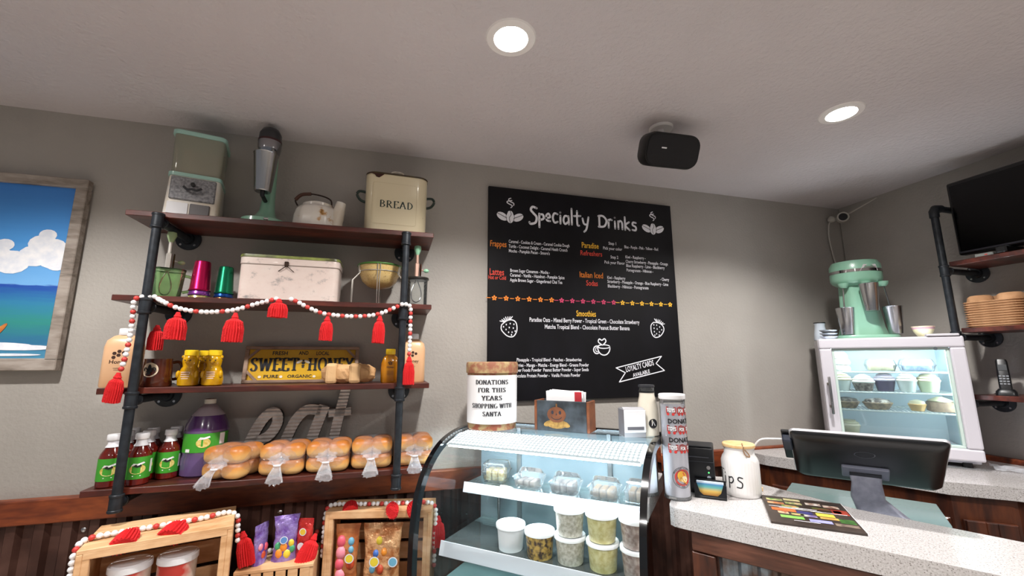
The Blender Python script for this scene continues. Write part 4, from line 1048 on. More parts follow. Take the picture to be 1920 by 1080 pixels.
sticker(t, -.02, .135, -.047, .02); sticker(t, .052, .13, -.04, .019, '69a8c4')

# garland laid over the crates
g2 = thing('bead_garland', 'red and white bead garland with red tassels lying over the pine crates', 'garland')
Mc1 = T(-.697, 1.729, .72) @ RZ(.262); Mc3 = T(-.026, 1.935, .72) @ RZ(-.22)
zb = .3895
P1 = [Mc1 @ Vector(p) for p in ((-.209, .03, .20), (-.209, .03, .31), (-.209, .04, .37), (-.192, .075, zb), (-.1, .09, zb), (.0, .095, zb), (.1, .105, zb), (.17, .13, zb), (.205, .135, .37), (.21, .14, .33), (.215, .14, .27))]
strand(g2, P1, 'WWRWWRWWW', 1)
for u, L, a in ((-.085, .085, -.35), (.05, .085, .3)):
    p = Mc1 @ Vector((u, .088, zb+.006)); tassel(g2, p, .085, .062, (a, -1.25), 1.1)
tassel(g2, Mc1 @ Vector((.228, .14, .31)), .12, .05, (-.2, 0))
P2 = [(-.44, 1.875, .93), (-.45, 2.05, .912), (-.36, 2.06, .912), (-.28, 2.06, .93), (-.262, 2.04, .97)]
strand(g2, [(-.478, 2.0, .93), (-.44, 2.03, .914), (-.36, 2.06, .912), (-.29, 2.065, .93), (-.268, 2.05, .97)], 'WWRWWR', 0)
tassel(g2, (-.262, 1.955, .985), .12, .06, (.35, -.2))
zc = .3445
P3 = [Mc3 @ Vector(p) for p in ((-.226, .03, .16), (-.226, .03, .24), (-.226, .035, .31), (-.208, .05, zc), (-.1, .055, zc), (0, .055, zc), (.1, .06, zc), (.19, .06, zc), (.224, .06, .32), (.225, .05, .22), (.225, .05, .1))]
strand(g2, P3, 'WWRWWWWRWWRWW', 0)
for u, a in ((-.14, -.2), (.06, 1.2), (.12, -1.2)):
    tassel(g2, Mc3 @ Vector((u, .085 if u < 0 else .03, zc+.004)), .075, .05, (a, -1.35), 1.1)
tassel(g2, Mc3 @ Vector((.238, .06, .29)), .12, .05)
# ================================================================ DISPLAY CASE
CD = Vector((.743, -.669, 0)); CN = Vector((.669, .743, 0)); CRZ = math.atan2(-.669, .743)
def case_pt(s, m, z): p = CD*s+CN*m; return (p.x, p.y, z)
S0, S1, M0 = -1.09, -.24, 1.345
HW = (S1-S0)/2
case = thing('display_case', 'curved glass refrigerated display case with black frame and lit shelves', 'display case', case_pt((S0+S1)/2, M0, 0), CRZ)
PROF = smooth2([(0, .80), (0, .95), (.005, 1.05), (.02, 1.14), (.05, 1.21), (.1, 1.275), (.17, 1.325), (.25, 1.352), (.34, 1.365), (.5, 1.365)], 4)
M_pane = clear('case glass', (.955, .975, .97), 1, 0, rough=.01)
M_gloss = pm('glossy black frame', '0b0c0e', .12, coat=.6)
def prof_sheet(x0, x1, off=0, th=.006):
    n = len(PROF); a = [(x0, p[0]+off, p[1]) for p in PROF]; b = [(x1, p[0]+off, p[1]) for p in PROF]
    return a, b
m = MB(); a, b = prof_sheet(-HW+.012, HW-.012); n = len(a)
m.add(a+b, [(i, i+1, n+i+1, n+i) for i in range(n-1)]); m.build('curved_glass', M_pane, case, True)
for s_ in (-1, 1):
    # end frame following the curve, then the end pane
    x = s_*(HW-.008); inn = []
    for i, p in enumerate(PROF):
        t_ = PROF[min(i+1, n-1)]-PROF[max(i-1, 0)]; t_.normalize(); inn.append((p[0]+(t_.y)*.026, p[1]-t_.x*.026))
    out_ = [(p[0]-.003, p[1]+.002) for p in PROF]
    vs = [(x-.011, *p) for p in out_]+[(x-.011, *p) for p in inn]+[(x+.011, *p) for p in out_]+[(x+.011, *p) for p in inn]
    fs = []
    for i in range(n-1):
        fs += [(i, i+1, n+i+1, n+i), (2*n+i, 3*n+i, 3*n+i+1, 2*n+i+1), (i, 2*n+i, 2*n+i+1, i+1), (n+i, n+i+1, 3*n+i+1, 3*n+i)]
    fs += [(0, n, 3*n, 2*n), (n-1, 3*n-1, 4*n-1, 2*n-1)]
    MB().add(vs, fs).build('end_frame', M_gloss, case, True)
    MB().add([(x, *p) for p in inn]+[(x, .5, .80)], [tuple(range(n+1))]).build('end_pane', M_pane, case)
    MB().add([(x, inn[i][0], inn[i][1]) for i in range(n)]+[(x, inn[i][0]+.006, inn[i][1]-.002) for i in range(n)], [(i, i+1, n+i+1, n+i) for i in range(n-1)]).build('pane_edge', pm('green glass edge', '9fb08a', .2), case)
MB().box((0, .505, 1.362), (2*HW, .022, .026), bev=.003).build('top_rail', M_gloss, case)
MB().box((0, .26, .39), (2*HW, .52, .78), bev=.006).build('base_cabinet', M_gloss, case)
MB().box((0, .26, .79), (2*HW-.03, .50, .02), bev=.002).build('deck', pm('teal grey deck', '5c7678', .3, coat=.3), case)
MB().box((0, .508, 1.08), (2*HW-.02, .008, .55)).build('rear_door', pm('grey rear door', '7d8d94', .2, coat=.4), case)
for x_ in (-.21, .21): MB().box((x_, .5, 1.08), (.02, .012, .55), bev=.002).build('door_stile', pm('grey aluminium', '8f979b', .35, .8), case)
M_shglass = clear('shelf glass', (.88, .95, .94), .9, .06, (.7, .85, .85), .02)
M_strip = pm('translucent price strip', 'c9ced4', .3, coat=.4)
for (z, y0, hh) in ((1.13, .325, .042), (.95, .16, .052)):
    MB().box((0, (y0+.49)/2, z-.004), (2*HW-.06, .49-y0, .008), bev=.001).build('glass_shelf', M_shglass, case)
    M = T(0, y0-.004, z-.004) @ RX(-.25)
    MB().box((0, 0, -hh/2+.012), (2*HW-.06, .004, hh), M=M, bev=.001).build('price_strip', M_strip, case)
    MB().tube([(-.3, .47, z-.006), (-.3, .47, z-.3 if z > 1 else .8)], .006, 8).build('shelf_post', M_silver, case, True)
    MB().tube([(.3, .47, z-.006), (.3, .47, z-.3 if z > 1 else .8)], .006, 8).build('shelf_post', M_silver, case, True)
# lamp inside the top; dotted upper sheet mimics the LEDs' reflection in the curved glass
NL = Nodes('led dot reflection'); tc = NL.new('ShaderNodeTexCoord'); mp = NL.new('ShaderNodeMapping'); mp.inputs['Scale'].default_value = (62, 50, 1); NL.link(tc.outputs['Object'], mp.inputs[0])
vr = NL.new('ShaderNodeTexVoronoi', voronoi_dimensions='2D', Scale=1.0, Randomness=0.0); NL.link(mp.outputs[0], vr.inputs[0])
mr = NL.new('ShaderNodeMapRange'); NL.link(vr.outputs[0], mr.inputs[0]); mr.inputs[1].default_value = .22; mr.inputs[2].default_value = .42; mr.inputs[3].default_value = 6; mr.inputs[4].default_value = .4; NL.b.inputs['Base Color'].default_value = (.1, .12, .13, 1)
NL.b.inputs['Emission Color'].default_value = (.9, .97, 1, 1); NL.link(mr.outputs[0], NL.b.inputs['Emission Strength'])
LP = [p for p in PROF if .185 < p[0] < .36]; nl_ = len(LP)
for dz, nm, mt_, ins in ((-.012, 'led_glow', NL.m, .035), (-.016, 'light_housing', pm('white lamp tray', 'dfe6ea', .4), .025), (-.022, 'led_glow', pm('led diffuser', 'e6f6ff', .4, emit=16), .035)):
    x_ = HW-ins
    MB().add([(-x_, p[0], p[1]+dz) for p in LP]+[(x_, p[0], p[1]+dz) for p in LP]+[(-x_, p[0], p[1]+dz-.003) for p in LP]+[(x_, p[0], p[1]+dz-.003) for p in LP],
      [(i, i+1, nl_+i+1, nl_+i) for i in range(nl_-1)]+[(2*nl_+i, 3*nl_+i, 3*nl_+i+1, 2*nl_+i+1) for i in range(nl_-1)]+[(0, nl_, 3*nl_, 2*nl_), (nl_-1, 3*nl_-1, 4*nl_-1, 2*nl_-1)]).build(nm, mt_, case)

# ---- deli containers on the lower shelf
M_lid = pm('white deli lid', 'f0f2f4', .35, coat=.2); 
def deli(s, z, mat_, label, m_=1.575, h=.092):
    t = thing('deli_container', label, 'food container', case_pt(s, m_, z), CRZ, 'round deli containers on the lower shelf')
    MB().lathe([(.044, 0), (.046, .003), (.0525, h-.012)], 32).build('cup', mat_, t, True)
    MB().lathe([(.0545, h-.014), (.057, h-.013), (.0575, h-.004), (.056, h), (.052, h-.002), (.05, h-.003), (.01, h-.003)], 36).build('lid', M_lid, t, True)
M_salad = pm('pale salad', 'd2cec2', .35, coat=.5, noise=(90, 'aaa594', .12)); M_egg = pm('yellow salad', 'd6d09c', .35, coat=.5, noise=(60, 'bdb272', .12))
M_bean = pm('mixed bean salad', '3a2418', .3, coat=.6, noise=(70, 'c9a24a', .1)); M_tuna = pm('pinkish salad', 'b8a8a0', .35, coat=.5, noise=(70, '8a746c', .12))
ZL = .9502
deli(-.785, ZL, M_white, 'all white lidded container at the left of the lower case shelf')
deli(-.66, ZL, M_bean, 'clear container of mixed bean salad on the lower case shelf', 1.565)
deli(-.545, ZL, M_salad, 'container of pale salad, bottom of the stack beside the bean salad'); deli(-.545, ZL+.0925, M_salad, 'container of pale salad, top of the stack beside the bean salad')
deli(-.426, ZL, M_egg, 'container of yellow salad, bottom of its stack'); deli(-.426, ZL+.0925, M_egg, 'container of yellow salad, top of its stack')
deli(-.308, ZL, M_tuna, 'container of pinkish salad at the right frame, bottom of its stack'); deli(-.308, ZL+.0925, M_tuna, 'container of pinkish salad at the right frame, top of its stack')
# ---- clamshells on the upper shelf
M_clam = clear('clamshell plastic', (.96, .97, .97), 1, .1, (.8, .85, .88), .05)
def clamshell(s, m_, label, food, fh=.03, lid_open=0, rz=0):
    t = thing('clamshell_box', label, 'food container', case_pt(s, m_, 1.1302), CRZ+rz, 'clear clamshell boxes on the upper shelf')
    m = MB().loft([[(x*k, y*k, z) for x, y in rrect(.115, .1, .015, 3)] for z, k in ((0, .82), (.003, .86), (.04, 1), (.042, 1.08), (.044, 1.08))], True, False); m.build('tray', M_clam, t, True)
    M = T(0, .05, .044) @ RX(lid_open) @ T(0, -.05, 0)
    m = MB().loft([[(x*k, y*k, z) for x, y in rrect(.115, .1, .015, 3)] for z, k in ((0, 1.08), (.002, 1.0), (.03, .93), (.036, .86))], False, True, M); m.build('lid', M_clam, t, True)
    m = MB(); 
    for k in range(3): m.box((-.028+.028*k, 0, .004+fh/2), (.025, .07, fh), bev=.006, seg=2)
    f_ = m.build('food', food, t, True); f_['kind'] = 'stuff'
M_rice = pm('crispy rice treat', 'd8c89a', .6, noise=(80, 'b89a5c', .12), bump=(120, .8)); M_choc = pm('chocolate pastry', '5a4034', .5, noise=(30, 'a08a7c', .12)); M_muff = pm('oat bar', '9a7a54', .6, noise=(50, '6a4c30', .12)); M_layer = pm('layered bar', '8f7f74', .5, noise=(40, '4e3c34', .1))
clamshell(-.955, 1.775, 'clear box of pale crispy rice treats, leftmost on the upper case shelf', M_rice, .045, 0, .2)
clamshell(-.785, 1.755, 'clear box of dark pastry, second on the upper case shelf', M_choc, .025, .55)
clamshell(-.615, 1.74, 'clear box of layered bars in the middle of the upper case shelf', M_layer, .04, .45)
clamshell(-.455, 1.745, 'clear box of brown oat bars, fourth on the upper case shelf', M_muff, .035, .5)
clamshell(-.318, 1.755, 'clear box of oat bars by the right case frame', M_muff, .04, .4)

# ---- things standing on the case
ZT = 1.3705
t = thing('donation_bucket', 'round tin with holiday print and white donation notice on the display case', 'bucket', case_pt(-.95, 1.718, ZT-.004), CRZ+.5)
M_hol = pm('holiday print paper', 'a08a62', .5, noise=(35, '8a4a34', .08)); 
BH_ = .29
MB().lathe([(.104, 0), (.108, .004), (.113, BH_-.05)], 40).build('body', M_hol, t, True)
MB().lathe([(.1145, BH_-.05), (.118, BH_-.048), (.119, BH_-.012), (.116, BH_-.002), (.108, BH_), (.104, BH_-.006)], 40).build('lid', pm('holiday print lid', 'b39c70', .5, noise=(30, '96604a', .1)), t, True)
m = MB(); m.loft([[(.1128*math.sin(a)*(1+.02*(z-.02)/.2), -.1128*math.cos(a)*(1+.02*(z-.02)/.2), z) for a in [-1.35+2.7*k/28 for k in range(29)]] for z in (.028, .232)], False, False, closed=False); nt_ = m.build('notice', M_print, t, 'flat')
rows = [('DONATIONS', .198, .15), ('FOR THIS', .165, .125), ('YEARS', .132, .09), ('SHOPPING WITH', .099, .19), ('SANTA', .066, .086)]
for s_, z, w_ in rows:
    vf = serif(s_, .0185, 1.0, (.06, .3), .16); w0 = max(v[0] for v in vf[0])*2
    MB().flat(at2(([(x*w_/w0, y) for x, y in vf[0]], vf[1]), 0, z-.004), wrapc(.1145, 0, .0015)).build('notice_lettering', pm('grey ink', '3c3c40', .6), t, 'flat')

t = thing('pumpkin_box', 'small wooden box with a painted pumpkin face holding folded papers', 'box', case_pt(-.628, 1.738, ZT-.004), CRZ)
M_slate = pm('worn slate paint', '22272c', .6, noise=(14, '454d54', .12)); M_osid = pm('orange brown wood', '824a2a', .5, noise=(20, '643820'))
BWx, BDx, BHx = .245, .095, .125
for c_, z_, mt_, nm in (((0, .004, BHx/2), (BWx-.024, .008, BHx), M_slate, 'front_panel'), ((0, BDx-.004, BHx/2), (BWx-.024, .008, BHx), M_slate, 'back_panel'), ((-BWx/2+.006, BDx/2, BHx/2), (.012, BDx, BHx), M_osid, 'side_panel'), ((BWx/2-.006, BDx/2, BHx/2), (.012, BDx, BHx), M_osid, 'side_panel'), ((0, BDx/2, .004), (BWx-.024, BDx-.016, .008), M_slate, 'bottom_panel')):
    MB().box(c_, z_, bev=.002).build(nm, mt_, t)
def onf(name, shapes, mt_, k=0):
    m = MB()
    for j, s_ in enumerate(shapes): m.flat(s_, lambda u, v, j=j: (u, -.0008-k*.0006-j*.00008, v))
    return m.build(name, mt_, t, 'flat')
px_ = -.02
onf('pumpkin_straw', [disc2(.03, px_-.03, .032, 12, .012, .3), disc2(.03, px_+.03, .032, 12, .012, -.3), disc2(.04, px_, .024, 12, .013)], pm('straw paint', 'b08a44', .6, noise=(60, '7c5c2c')))
onf('pumpkin_face', [disc2(.042, px_, .068, 22, .032)], pm('pumpkin paint', '7e4a2a', .6, noise=(20, '643820')), 1)
onf('pumpkin_stem', [rect2(px_-.003, .098, px_+.004, .113)], pm('pumpkin paint dark', '6e4a24', .6), 1)
onf('pumpkin_features', [disc2(.006, px_-.018, .077, 10, .008), disc2(.006, px_+.016, .077, 10, .008), poly2([(px_-.004, .066), (px_+.003, .066), (px_, .076)]), ribbon(arc2(px_, .064, .024, .016, 200, 340, 10), .0025)], pm('face ink', '2a2a34', .6), 2)
for k in range(5):
    MB().box((.005+random.uniform(-.004, .004), .028+k*.009, .12), (.155, .003, .09), M=RY(.03*(k-2)) if k else None, bev=.0008).build('folded_paper', M_print, t)
MB().box((.07, .022, .135), (.03, .005, .055), bev=.001).build('red_paper_edge', pm('red paper', 'b02a34', .5), t)

t = thing('napkin_dispenser', 'white and grey napkin dispenser beside the pumpkin box', 'dispenser', case_pt(-.325, 1.74, ZT-.004), CRZ+.55)
pr_ = [(0, 0), (.065, 0), (.065, .105), (.02, .112), (.006, .106), (0, .09)]
MB().loft([[(x, y, z) for y, z in pr_] for x in (-.042, .042)]).build('body', pm('light grey plastic', 'a6a6aa', .4), t)
MB().box((0, -.004, .06), (.086, .01, .085), bev=.003).build('front_cover', M_white, t)
MB().box((0, -.0095, .034), (.066, .002, .012), bev=.0005).build('name_strip', pm('grey strip', '66666c', .4), t)
for s_ in (-1, 1): MB().box((s_*.0425, .032, .053), (.002, .06, .1)).build('side_cover', pm('mid grey plastic', '6e6e73', .4), t)

t = thing('milk_bottle', 'cream filled glass bottle with black clip lid behind the napkin dispenser', 'bottle', case_pt(-.285, 1.81, ZT-.004), 0)
MB().lathe([(.036, 0), (.04, .004), (.041, .09), (.038, .12), (.03, .155), (.029, .17)], 28).build('body', pm('creamy bottle', 'ddd6c6', .2, coat=.6), t, True)
MB().lathe([(.0305, .166), (.0305, .172)], 24).build('clip_ring', M_black, t, True)
MB().lathe([(.029, .172), (.03, .174), (.03, .186), (.027, .188)], 24).build('glass_neck', M_glass, t, True)
MB().lathe([(.031, .187), (.032, .188), (.032, .195), (.028, .197)], 24).build('lid', M_dgrey, t, True)
MB().flat(disc2(.018, 0, .05, 18), wrapc(.041, -.1, .001)).build('round_label', M_ink, t, 'flat')
MB().flat(ribbon([(-.006, .043), (0, .058), (.006, .043)], .0025), wrapc(.041, -.1, .0016)).build('label_mark', M_print, t, 'flat')

# ================================================================ ORDER COUNTER
CP = Vector((1.033, 1.289, 0)); KRZ = math.atan2(-.809, .588); KX = Vector((.588, -.809, 0)); KY = Vector((.809, .588, 0))
def ctr(x, y, z): p = CP+KX*x+KY*y; return (p.x, p.y, z)
Nq = Nodes('speckled quartz'); co = Nq.coord()
v1 = Nq.new('ShaderNodeTexVoronoi', Scale=260.0); Nq.link(co, v1.inputs[0])
n1 = Nq.new('ShaderNodeTexNoise', Scale=220.0, Detail=3.0); Nq.link(co, n1.inputs[0])
r1 = Nq.ramp(n1.outputs[0], [(.3, '857f7b'), (.42, 'b2aeac'), (.6, 'bfbbba'), (.72, 'cdcaca')])
wn_ = Nq.new('ShaderNodeTexWhiteNoise'); wn_.noise_dimensions = '3D'; Nq.link(v1.outputs['Position'], wn_.inputs[0])
th = Nq.new('ShaderNodeMath', operation='GREATER_THAN'); Nq.link(wn_.outputs[0], th.inputs[0]); th.inputs[1].default_value = .86
ls = Nq.new('ShaderNodeMath', operation='LESS_THAN'); Nq.link(v1.outputs['Distance'], ls.inputs[0]); ls.inputs[1].default_value = .32
ml = Nq.new('ShaderNodeMath', operation='MULTIPLY'); Nq.link(th.outputs[0], ml.inputs[0]); Nq.link(ls.outputs[0], ml.inputs[1])
mxc = Nq.new('ShaderNodeMix'); mxc.data_type = 'RGBA'; Nq.link(ml.outputs[0], mxc.inputs[0]); Nq.link(r1, mxc.inputs[6]); mxc.inputs[7].default_value = (*lin('6a635e'), 1)
Nq.link(mxc.outputs[2], Nq.b.inputs['Base Color']); Nq.b.inputs['Roughness'].default_value = .22; M_quartz = Nq.m
ct = thing('order_counter', 'speckled quartz order counter on dark wood beside the display case', 'counter', tuple(CP), KRZ)
top = [(-.126, .035), (-.118, .012), (-.1, .002), (-.08, 0), (1.25, 0), (1.25, .3), (.772, .317), (.406, .374), (.132, .5), (-.02, .56), (-.215, .45)]
MB().prism(top, .062, T(0, 0, 1.088)).build('quartz_top', M_quartz, ct)
body = [(-.05, .03), (1.2, .03), (1.2, .27), (.76, .29), (.39, .345), (.12, .46), (-.02, .52), (-.15, .42)]
MB().prism(body, 1.084, T(0, 0, .004)).build('cabinet_body', M_cab, ct)
M_board = wood('front board wood', '2e1710', '4d2a1c', '6a4030', (1.5, 12, 12))
MB().box((.58, .019, 1.055), (1.26, .022, .062), bev=.003).build('front_board', M_board, ct)
MB().box((-.015, .02, .51), (.075, .02, 1.02), bev=.003).build('corner_board', M_cab, ct)
pts = []; x = .03
while x < 1.2: pts += [(x, .028), (x+.012, .018), (x+.03, .018), (x+.042, .028)]; x += .055
nn = len(pts)
MB().add([(p[0], p[1], .05) for p in pts]+[(p[0], p[1], 1.022) for p in pts], [(i, i+1, nn+i+1, nn+i) for i in range(nn-1)]).build('corrugated_panel', pm('mottled tin panel', '5d4a40', .4, .6, noise=(14, '8a99a4', .12)), ct)

ZK = 1.1505
# donation tube
t = thing('donation_tube', 'tall clear tube with white toy donation poster and red train logos', 'donation tube', ctr(-.158+.03, .075, ZK), KRZ+.25)
t.location = (1.062, 1.462, ZK)
R_ = .047
MB().lathe([(R_, 0), (R_, .375)], 36, cap1=False).build('tube', clear('tube plastic', (.95, .96, .97), 1, .08), t, True)
MB().lathe([(R_+.002, .362), (R_+.003, .364), (R_+.003, .378), (R_, .381), (.01, .381)], 36).build('top_cap', M_white, t, True)
MB().lathe([(R_-.001, .001), (R_+.0015, .002), (R_+.0015, .012), (R_, .013)], 36).build('base_ring', clear('tube plastic', ()), t, True)
m = MB(); m.loft([[((R_-.002)*math.sin(a), -(R_-.002)*math.cos(a), z) for a in [-1.6+3.2*k/28 for k in range(29)]] for z in (.012, .345)], False, False, closed=False); m.build('poster', pm('lilac white paper', 'ecebf2', .5), t, 'flat')
wr = lambda o: wrapc(R_, .4, o)
M_lred = pm('logo red', 'c23430', .5)
for z0 in (.3, .232, .164):
    m = MB(); m.flat(poly2([(-.04, z0+.012), (-.039, z0+.036), (-.003, z0+.034), (-.004, z0+.01)]), wr(.0006)).flat(poly2([(0, z0+.01), (.001, z0+.032), (.012, z0+.037), (.03, z0+.03), (.03, z0+.008)]), wr(.0006)).flat(poly2([(.033, z0+.01), (.033, z0+.03), (.045, z0+.036), (.06, z0+.03), (.06, z0+.01)]), wr(.0006)); o = m.build('train_logo', M_lred, t, 'flat'); o['kind'] = 'stuff'
    m = MB()
    for x_ in (-.033, -.014, .008, .022, .042): m.flat(disc2(.0055, x_, z0+.008, 10), wr(.0008))
    o = m.build('train_wheels', M_lred, t, 'flat'); o['kind'] = 'stuff'
    m = MB().flat(at2(fit('TOYS', .03, .0135, bold=.03), -.037, z0+.017, -.04), wr(.0012)).flat(at2(fit('FOR', .022, .0125, bold=.03), .004, z0+.015, -.04), wr(.0012)).flat(at2(fit('TOTS', .022, .0125, bold=.03), .035, z0+.015), wr(.0012)); o = m.build('logo_lettering', M_print, t, 'flat'); o['kind'] = 'stuff'
for z0 in (.274, .206): MB().flat(at2(fit('DONATE', .094, .0165, bold=.035), -.036, z0), wr(.0008)).build('poster_lettering', M_ink, t, 'flat')
ex, ez = .006, .082
MB().flat(ribbon([(ex+.037*math.cos(a), ez+.037*math.sin(a)) for a in [2*PI*k/32 for k in range(32)]], .0012, closed=True), wr(.0006)).build('emblem_ring', M_ink, t, 'flat')
MB().flat(disc2(.029, ex, ez, 28), wr(.0008)).build('emblem_disc', pm('emblem red', 'c8372c', .5), t, 'flat')
MB().flat(disc2(.0165, ex-.002, ez+.004, 14, .02, .5), wr(.0012)).build('emblem_eagle', pm('emblem gold', 'd9a63a', .5), t, 'flat')
MB().flat(disc2(.0115, ex+.005, ez-.006, 16), wr(.0016)).build('emblem_globe', pm('emblem ivory', 'e6dcb8', .5), t, 'flat')
MB().flat(ribbon(smooth2([(ex-.016, ez+.012), (ex-.006, ez+.004), (ex, ez-.01), (ex+.012, ez-.02)], 4), .004), wr(.002)).build('emblem_anchor', pm('emblem gold', 'd9a63a', .5), t, 'flat')
# round lettering of the emblem
m = MB()
for s_, a0, sg_ in (('MARINE CORPS', 150, -1), ('TOYS FOR TOTS', 215, 1)):
    for i, ch in enumerate(s_):
        if ch == ' ': continue
        a = math.radians(a0+sg_*i*(120/len(s_))); 
        m.flat(at2(txt(ch, .007, bold=.02), ex+.0325*math.cos(a), ez+.0325*math.sin(a)-.002, (a-PI/2) if sg_ < 0 else (a+PI/2)), wr(.001))
o = m.build('emblem_lettering', M_ink, t, 'flat'); o['kind'] = 'stuff'
MB().flat(rect2(-.05, .349, .06, .354), wr(.0006)).build('tape_line', pm('grey ink', '3c3c40', .6), t, 'flat')

# receipt printer
t = thing('receipt_printer', 'black receipt printer behind the card holder', 'printer', (1.212, 1.545, ZK), -.72)
MB().box((0, 0, .085), (.145, .15, .17), bev=.006, seg=2).build('body', M_black, t, True)
MB().box((0, -.02, .1735), (.135, .1, .006), bev=.002).build('top_cover', pm('soft black', '1b1c20', .5), t)
MB().box((0, -.0765, .135), (.11, .003, .004)).build('paper_slot', pm('slot grey', '3a3c42', .4), t)
MB().box((0, -.0765, .118), (.143, .002, .0015)).build('seam', pm('slot grey', '3a3c42', .4), t)
for z_, r_ in ((.098, .008), (.062, .008)): MB().lathe([(r_, 0), (r_*.9, .003)], 16, T(.052, -.0752, z_) @ RX(PI/2)).build('button', M_silver, t, True)
MB().lathe([(.003, 0), (.003, .002)], 10, T(.052, -.0752, .08) @ RX(PI/2)).build('status_light', pm('green led', '4fd06a', .4, emit=2), t)
MB().flat(rect2(-.062, .147, -.036, .152), lambda u, v: (u, -.0758, v)).build('name_bar', M_silver, t, 'flat')

# card holder
t = thing('card_holder', 'small black holder with a sunset coloured card on the counter', 'card holder', (1.165, 1.41, ZK), -.72)
MB().box((0, .022, .004), (.108, .045, .008), bev=.002).build('base', M_black, t)
prf = [(-.054, 0), (.054, 0), (.056, .05), (.046, .052), (.036, .022), (.024, .012), (-.024, .012), (-.036, .022), (-.046, .052), (-.056, .05)]
MB().plate(prf, .003, RX(-.15)).build('front_plate', M_black, t)
MB().box((0, .042, .03), (.11, .004, .058), bev=.001).build('back_plate', M_black, t)
Ns = Nodes('sunset card'); tc = Ns.new('ShaderNodeTexCoord'); sx = Ns.new('ShaderNodeSeparateXYZ'); Ns.link(tc.outputs['Generated'], sx.inputs[0])
Ns.link(Ns.ramp(sx.outputs[2], [(.1, 'b8823c'), (.35, 'd8b45a'), (.6, '5fa8a0'), (.82, '3f7fae'), (.9, 'c4d2e0')]), Ns.b.inputs['Base Color'])
MB().box((0, .018, .034), (.094, .012, .05), M=RX(-.12), bev=.001).build('card', Ns.m, t)

# tip jar
t = thing('tip_jar', 'white ribbed ceramic jar lettered tips with wooden lid and twine', 'tip jar', (1.325, 1.425, ZK), -.72)
M_cer = pm('white ceramic', 'e6e4e2', .25, coat=.5)
rings = []
for z, r in ((0, .06), (.004, .064), (.02, .066), (.125, .066), (.14, .061), (.15, .054), (.168, .052), (.172, .055), (.176, .055)):
    k_ = .008 if .01 < z < .13 else 0
    rings.append([(r*(1+k_*math.cos(36*a))*math.cos(a), r*(1+k_*math.cos(36*a))*math.sin(a), z) for a in [2*PI*k/144 for k in range(144)]])
MB().loft(rings).build('jar', M_cer, t, True)
M_lw = wood('pale lid wood', 'c79a5e', 'd9b27c', 'e4c592', (10, 10, 10), .5, 0)
MB().lathe([(.05, .176), (.058, .177), (.058, .186), (.055, .189)], 40).build('lid', M_lw, t, True)
MB().tube(smooth2([(.015, -.056, .185), (.014, -.06, .17), (.02, -.062, .155), (.032, -.06, .15), (.03, -.058, .16), (.018, -.058, .175)], 4), .0025, 6).build('twine', pm('twine', '8a6a4c', .8), t, True)
MB().tube(smooth2([(.012, -.03, .192), (.012, -.056, .188)], 3), .0025, 6).build('twine', pm('twine', '8a6a4c', .8), t, True)
def jl(strokes, x0): return [ribbon(smooth2([(x0+a, .045+b) for a, b in s_], 4) if len(s_) > 2 else [(x0+a, .045+b) for a, b in s_], .0042) for s_ in strokes]
wj = lambda u, v: wrapc(.0668, -.42, .0006)(u, v)
for nm, st, x0 in (('T', [[(0, .0), (0, .05)], [(-.014, .05), (.014, .05)]], -.056), ('i', [[(0, .002), (0, .026)], [(0, .038), (.001, .039)]], -.036), ('p', [[(0, -.012), (0, .028)], [(0, .024), (.012, .028), (.016, .016), (.008, .006), (0, .008)]], -.018), ('s', [[(.018, .028), (.006, .03), (.003, .02), (.016, .01), (.013, -.006), (-.002, -.006)]], .012)):
    m = MB()
    for s_ in jl(st, x0): m.flat(s_, wj)
    m.build('jar_lettering', M_ink, t, 'flat')
o = MB().lathe([(.02, 0), (.024, .002), (.024, .012), (.02, .014)], 20).build('wood_coaster', M_lw, None, True, (1.418, 1.452, ZK)); tag(o, 'small round wooden piece behind the tip jar', 'coaster')

# food menu lying on the counter
mq = [(1.144, 1.192), (1.343, 1.021), (1.56, 1.172), (1.423, 1.385)]
c0 = Vector((sum(p[0] for p in mq)/4, sum(p[1] for p in mq)/4, 0))
U_ = Vector((.1990, -.171, 0)).normalized(); V_ = Vector((-U_.y, U_.x, 0))
t = thing('food_menu', 'dark food menu with colour pictures lying on the quartz counter', 'menu', (c0.x, c0.y, ZK), math.atan2(U_.y, U_.x))
MW, MH = .245, .29
MB().box((0, 0, .0035), (MW, MH, .007), bev=.001).build('booklet', pm('menu brown print', '2e2521', .35, noise=(20, '40352e')), t)
MB().box((MW/2+.0005, 0, .0035), (.002, MH, .006)).build('page_edge', M_print, t)
def mpic(x, y, w_, h_, c_, n2='', nm='menu_picture'):
    o = MB().flat(rect2(x-w_/2, y-h_/2, x+w_/2, y+h_/2), lambda u, v: (u, v, .0076)).build(nm, pm('menu print '+c_, c_, .4, noise=(60, n2 or c_, .1)), t, 'flat')
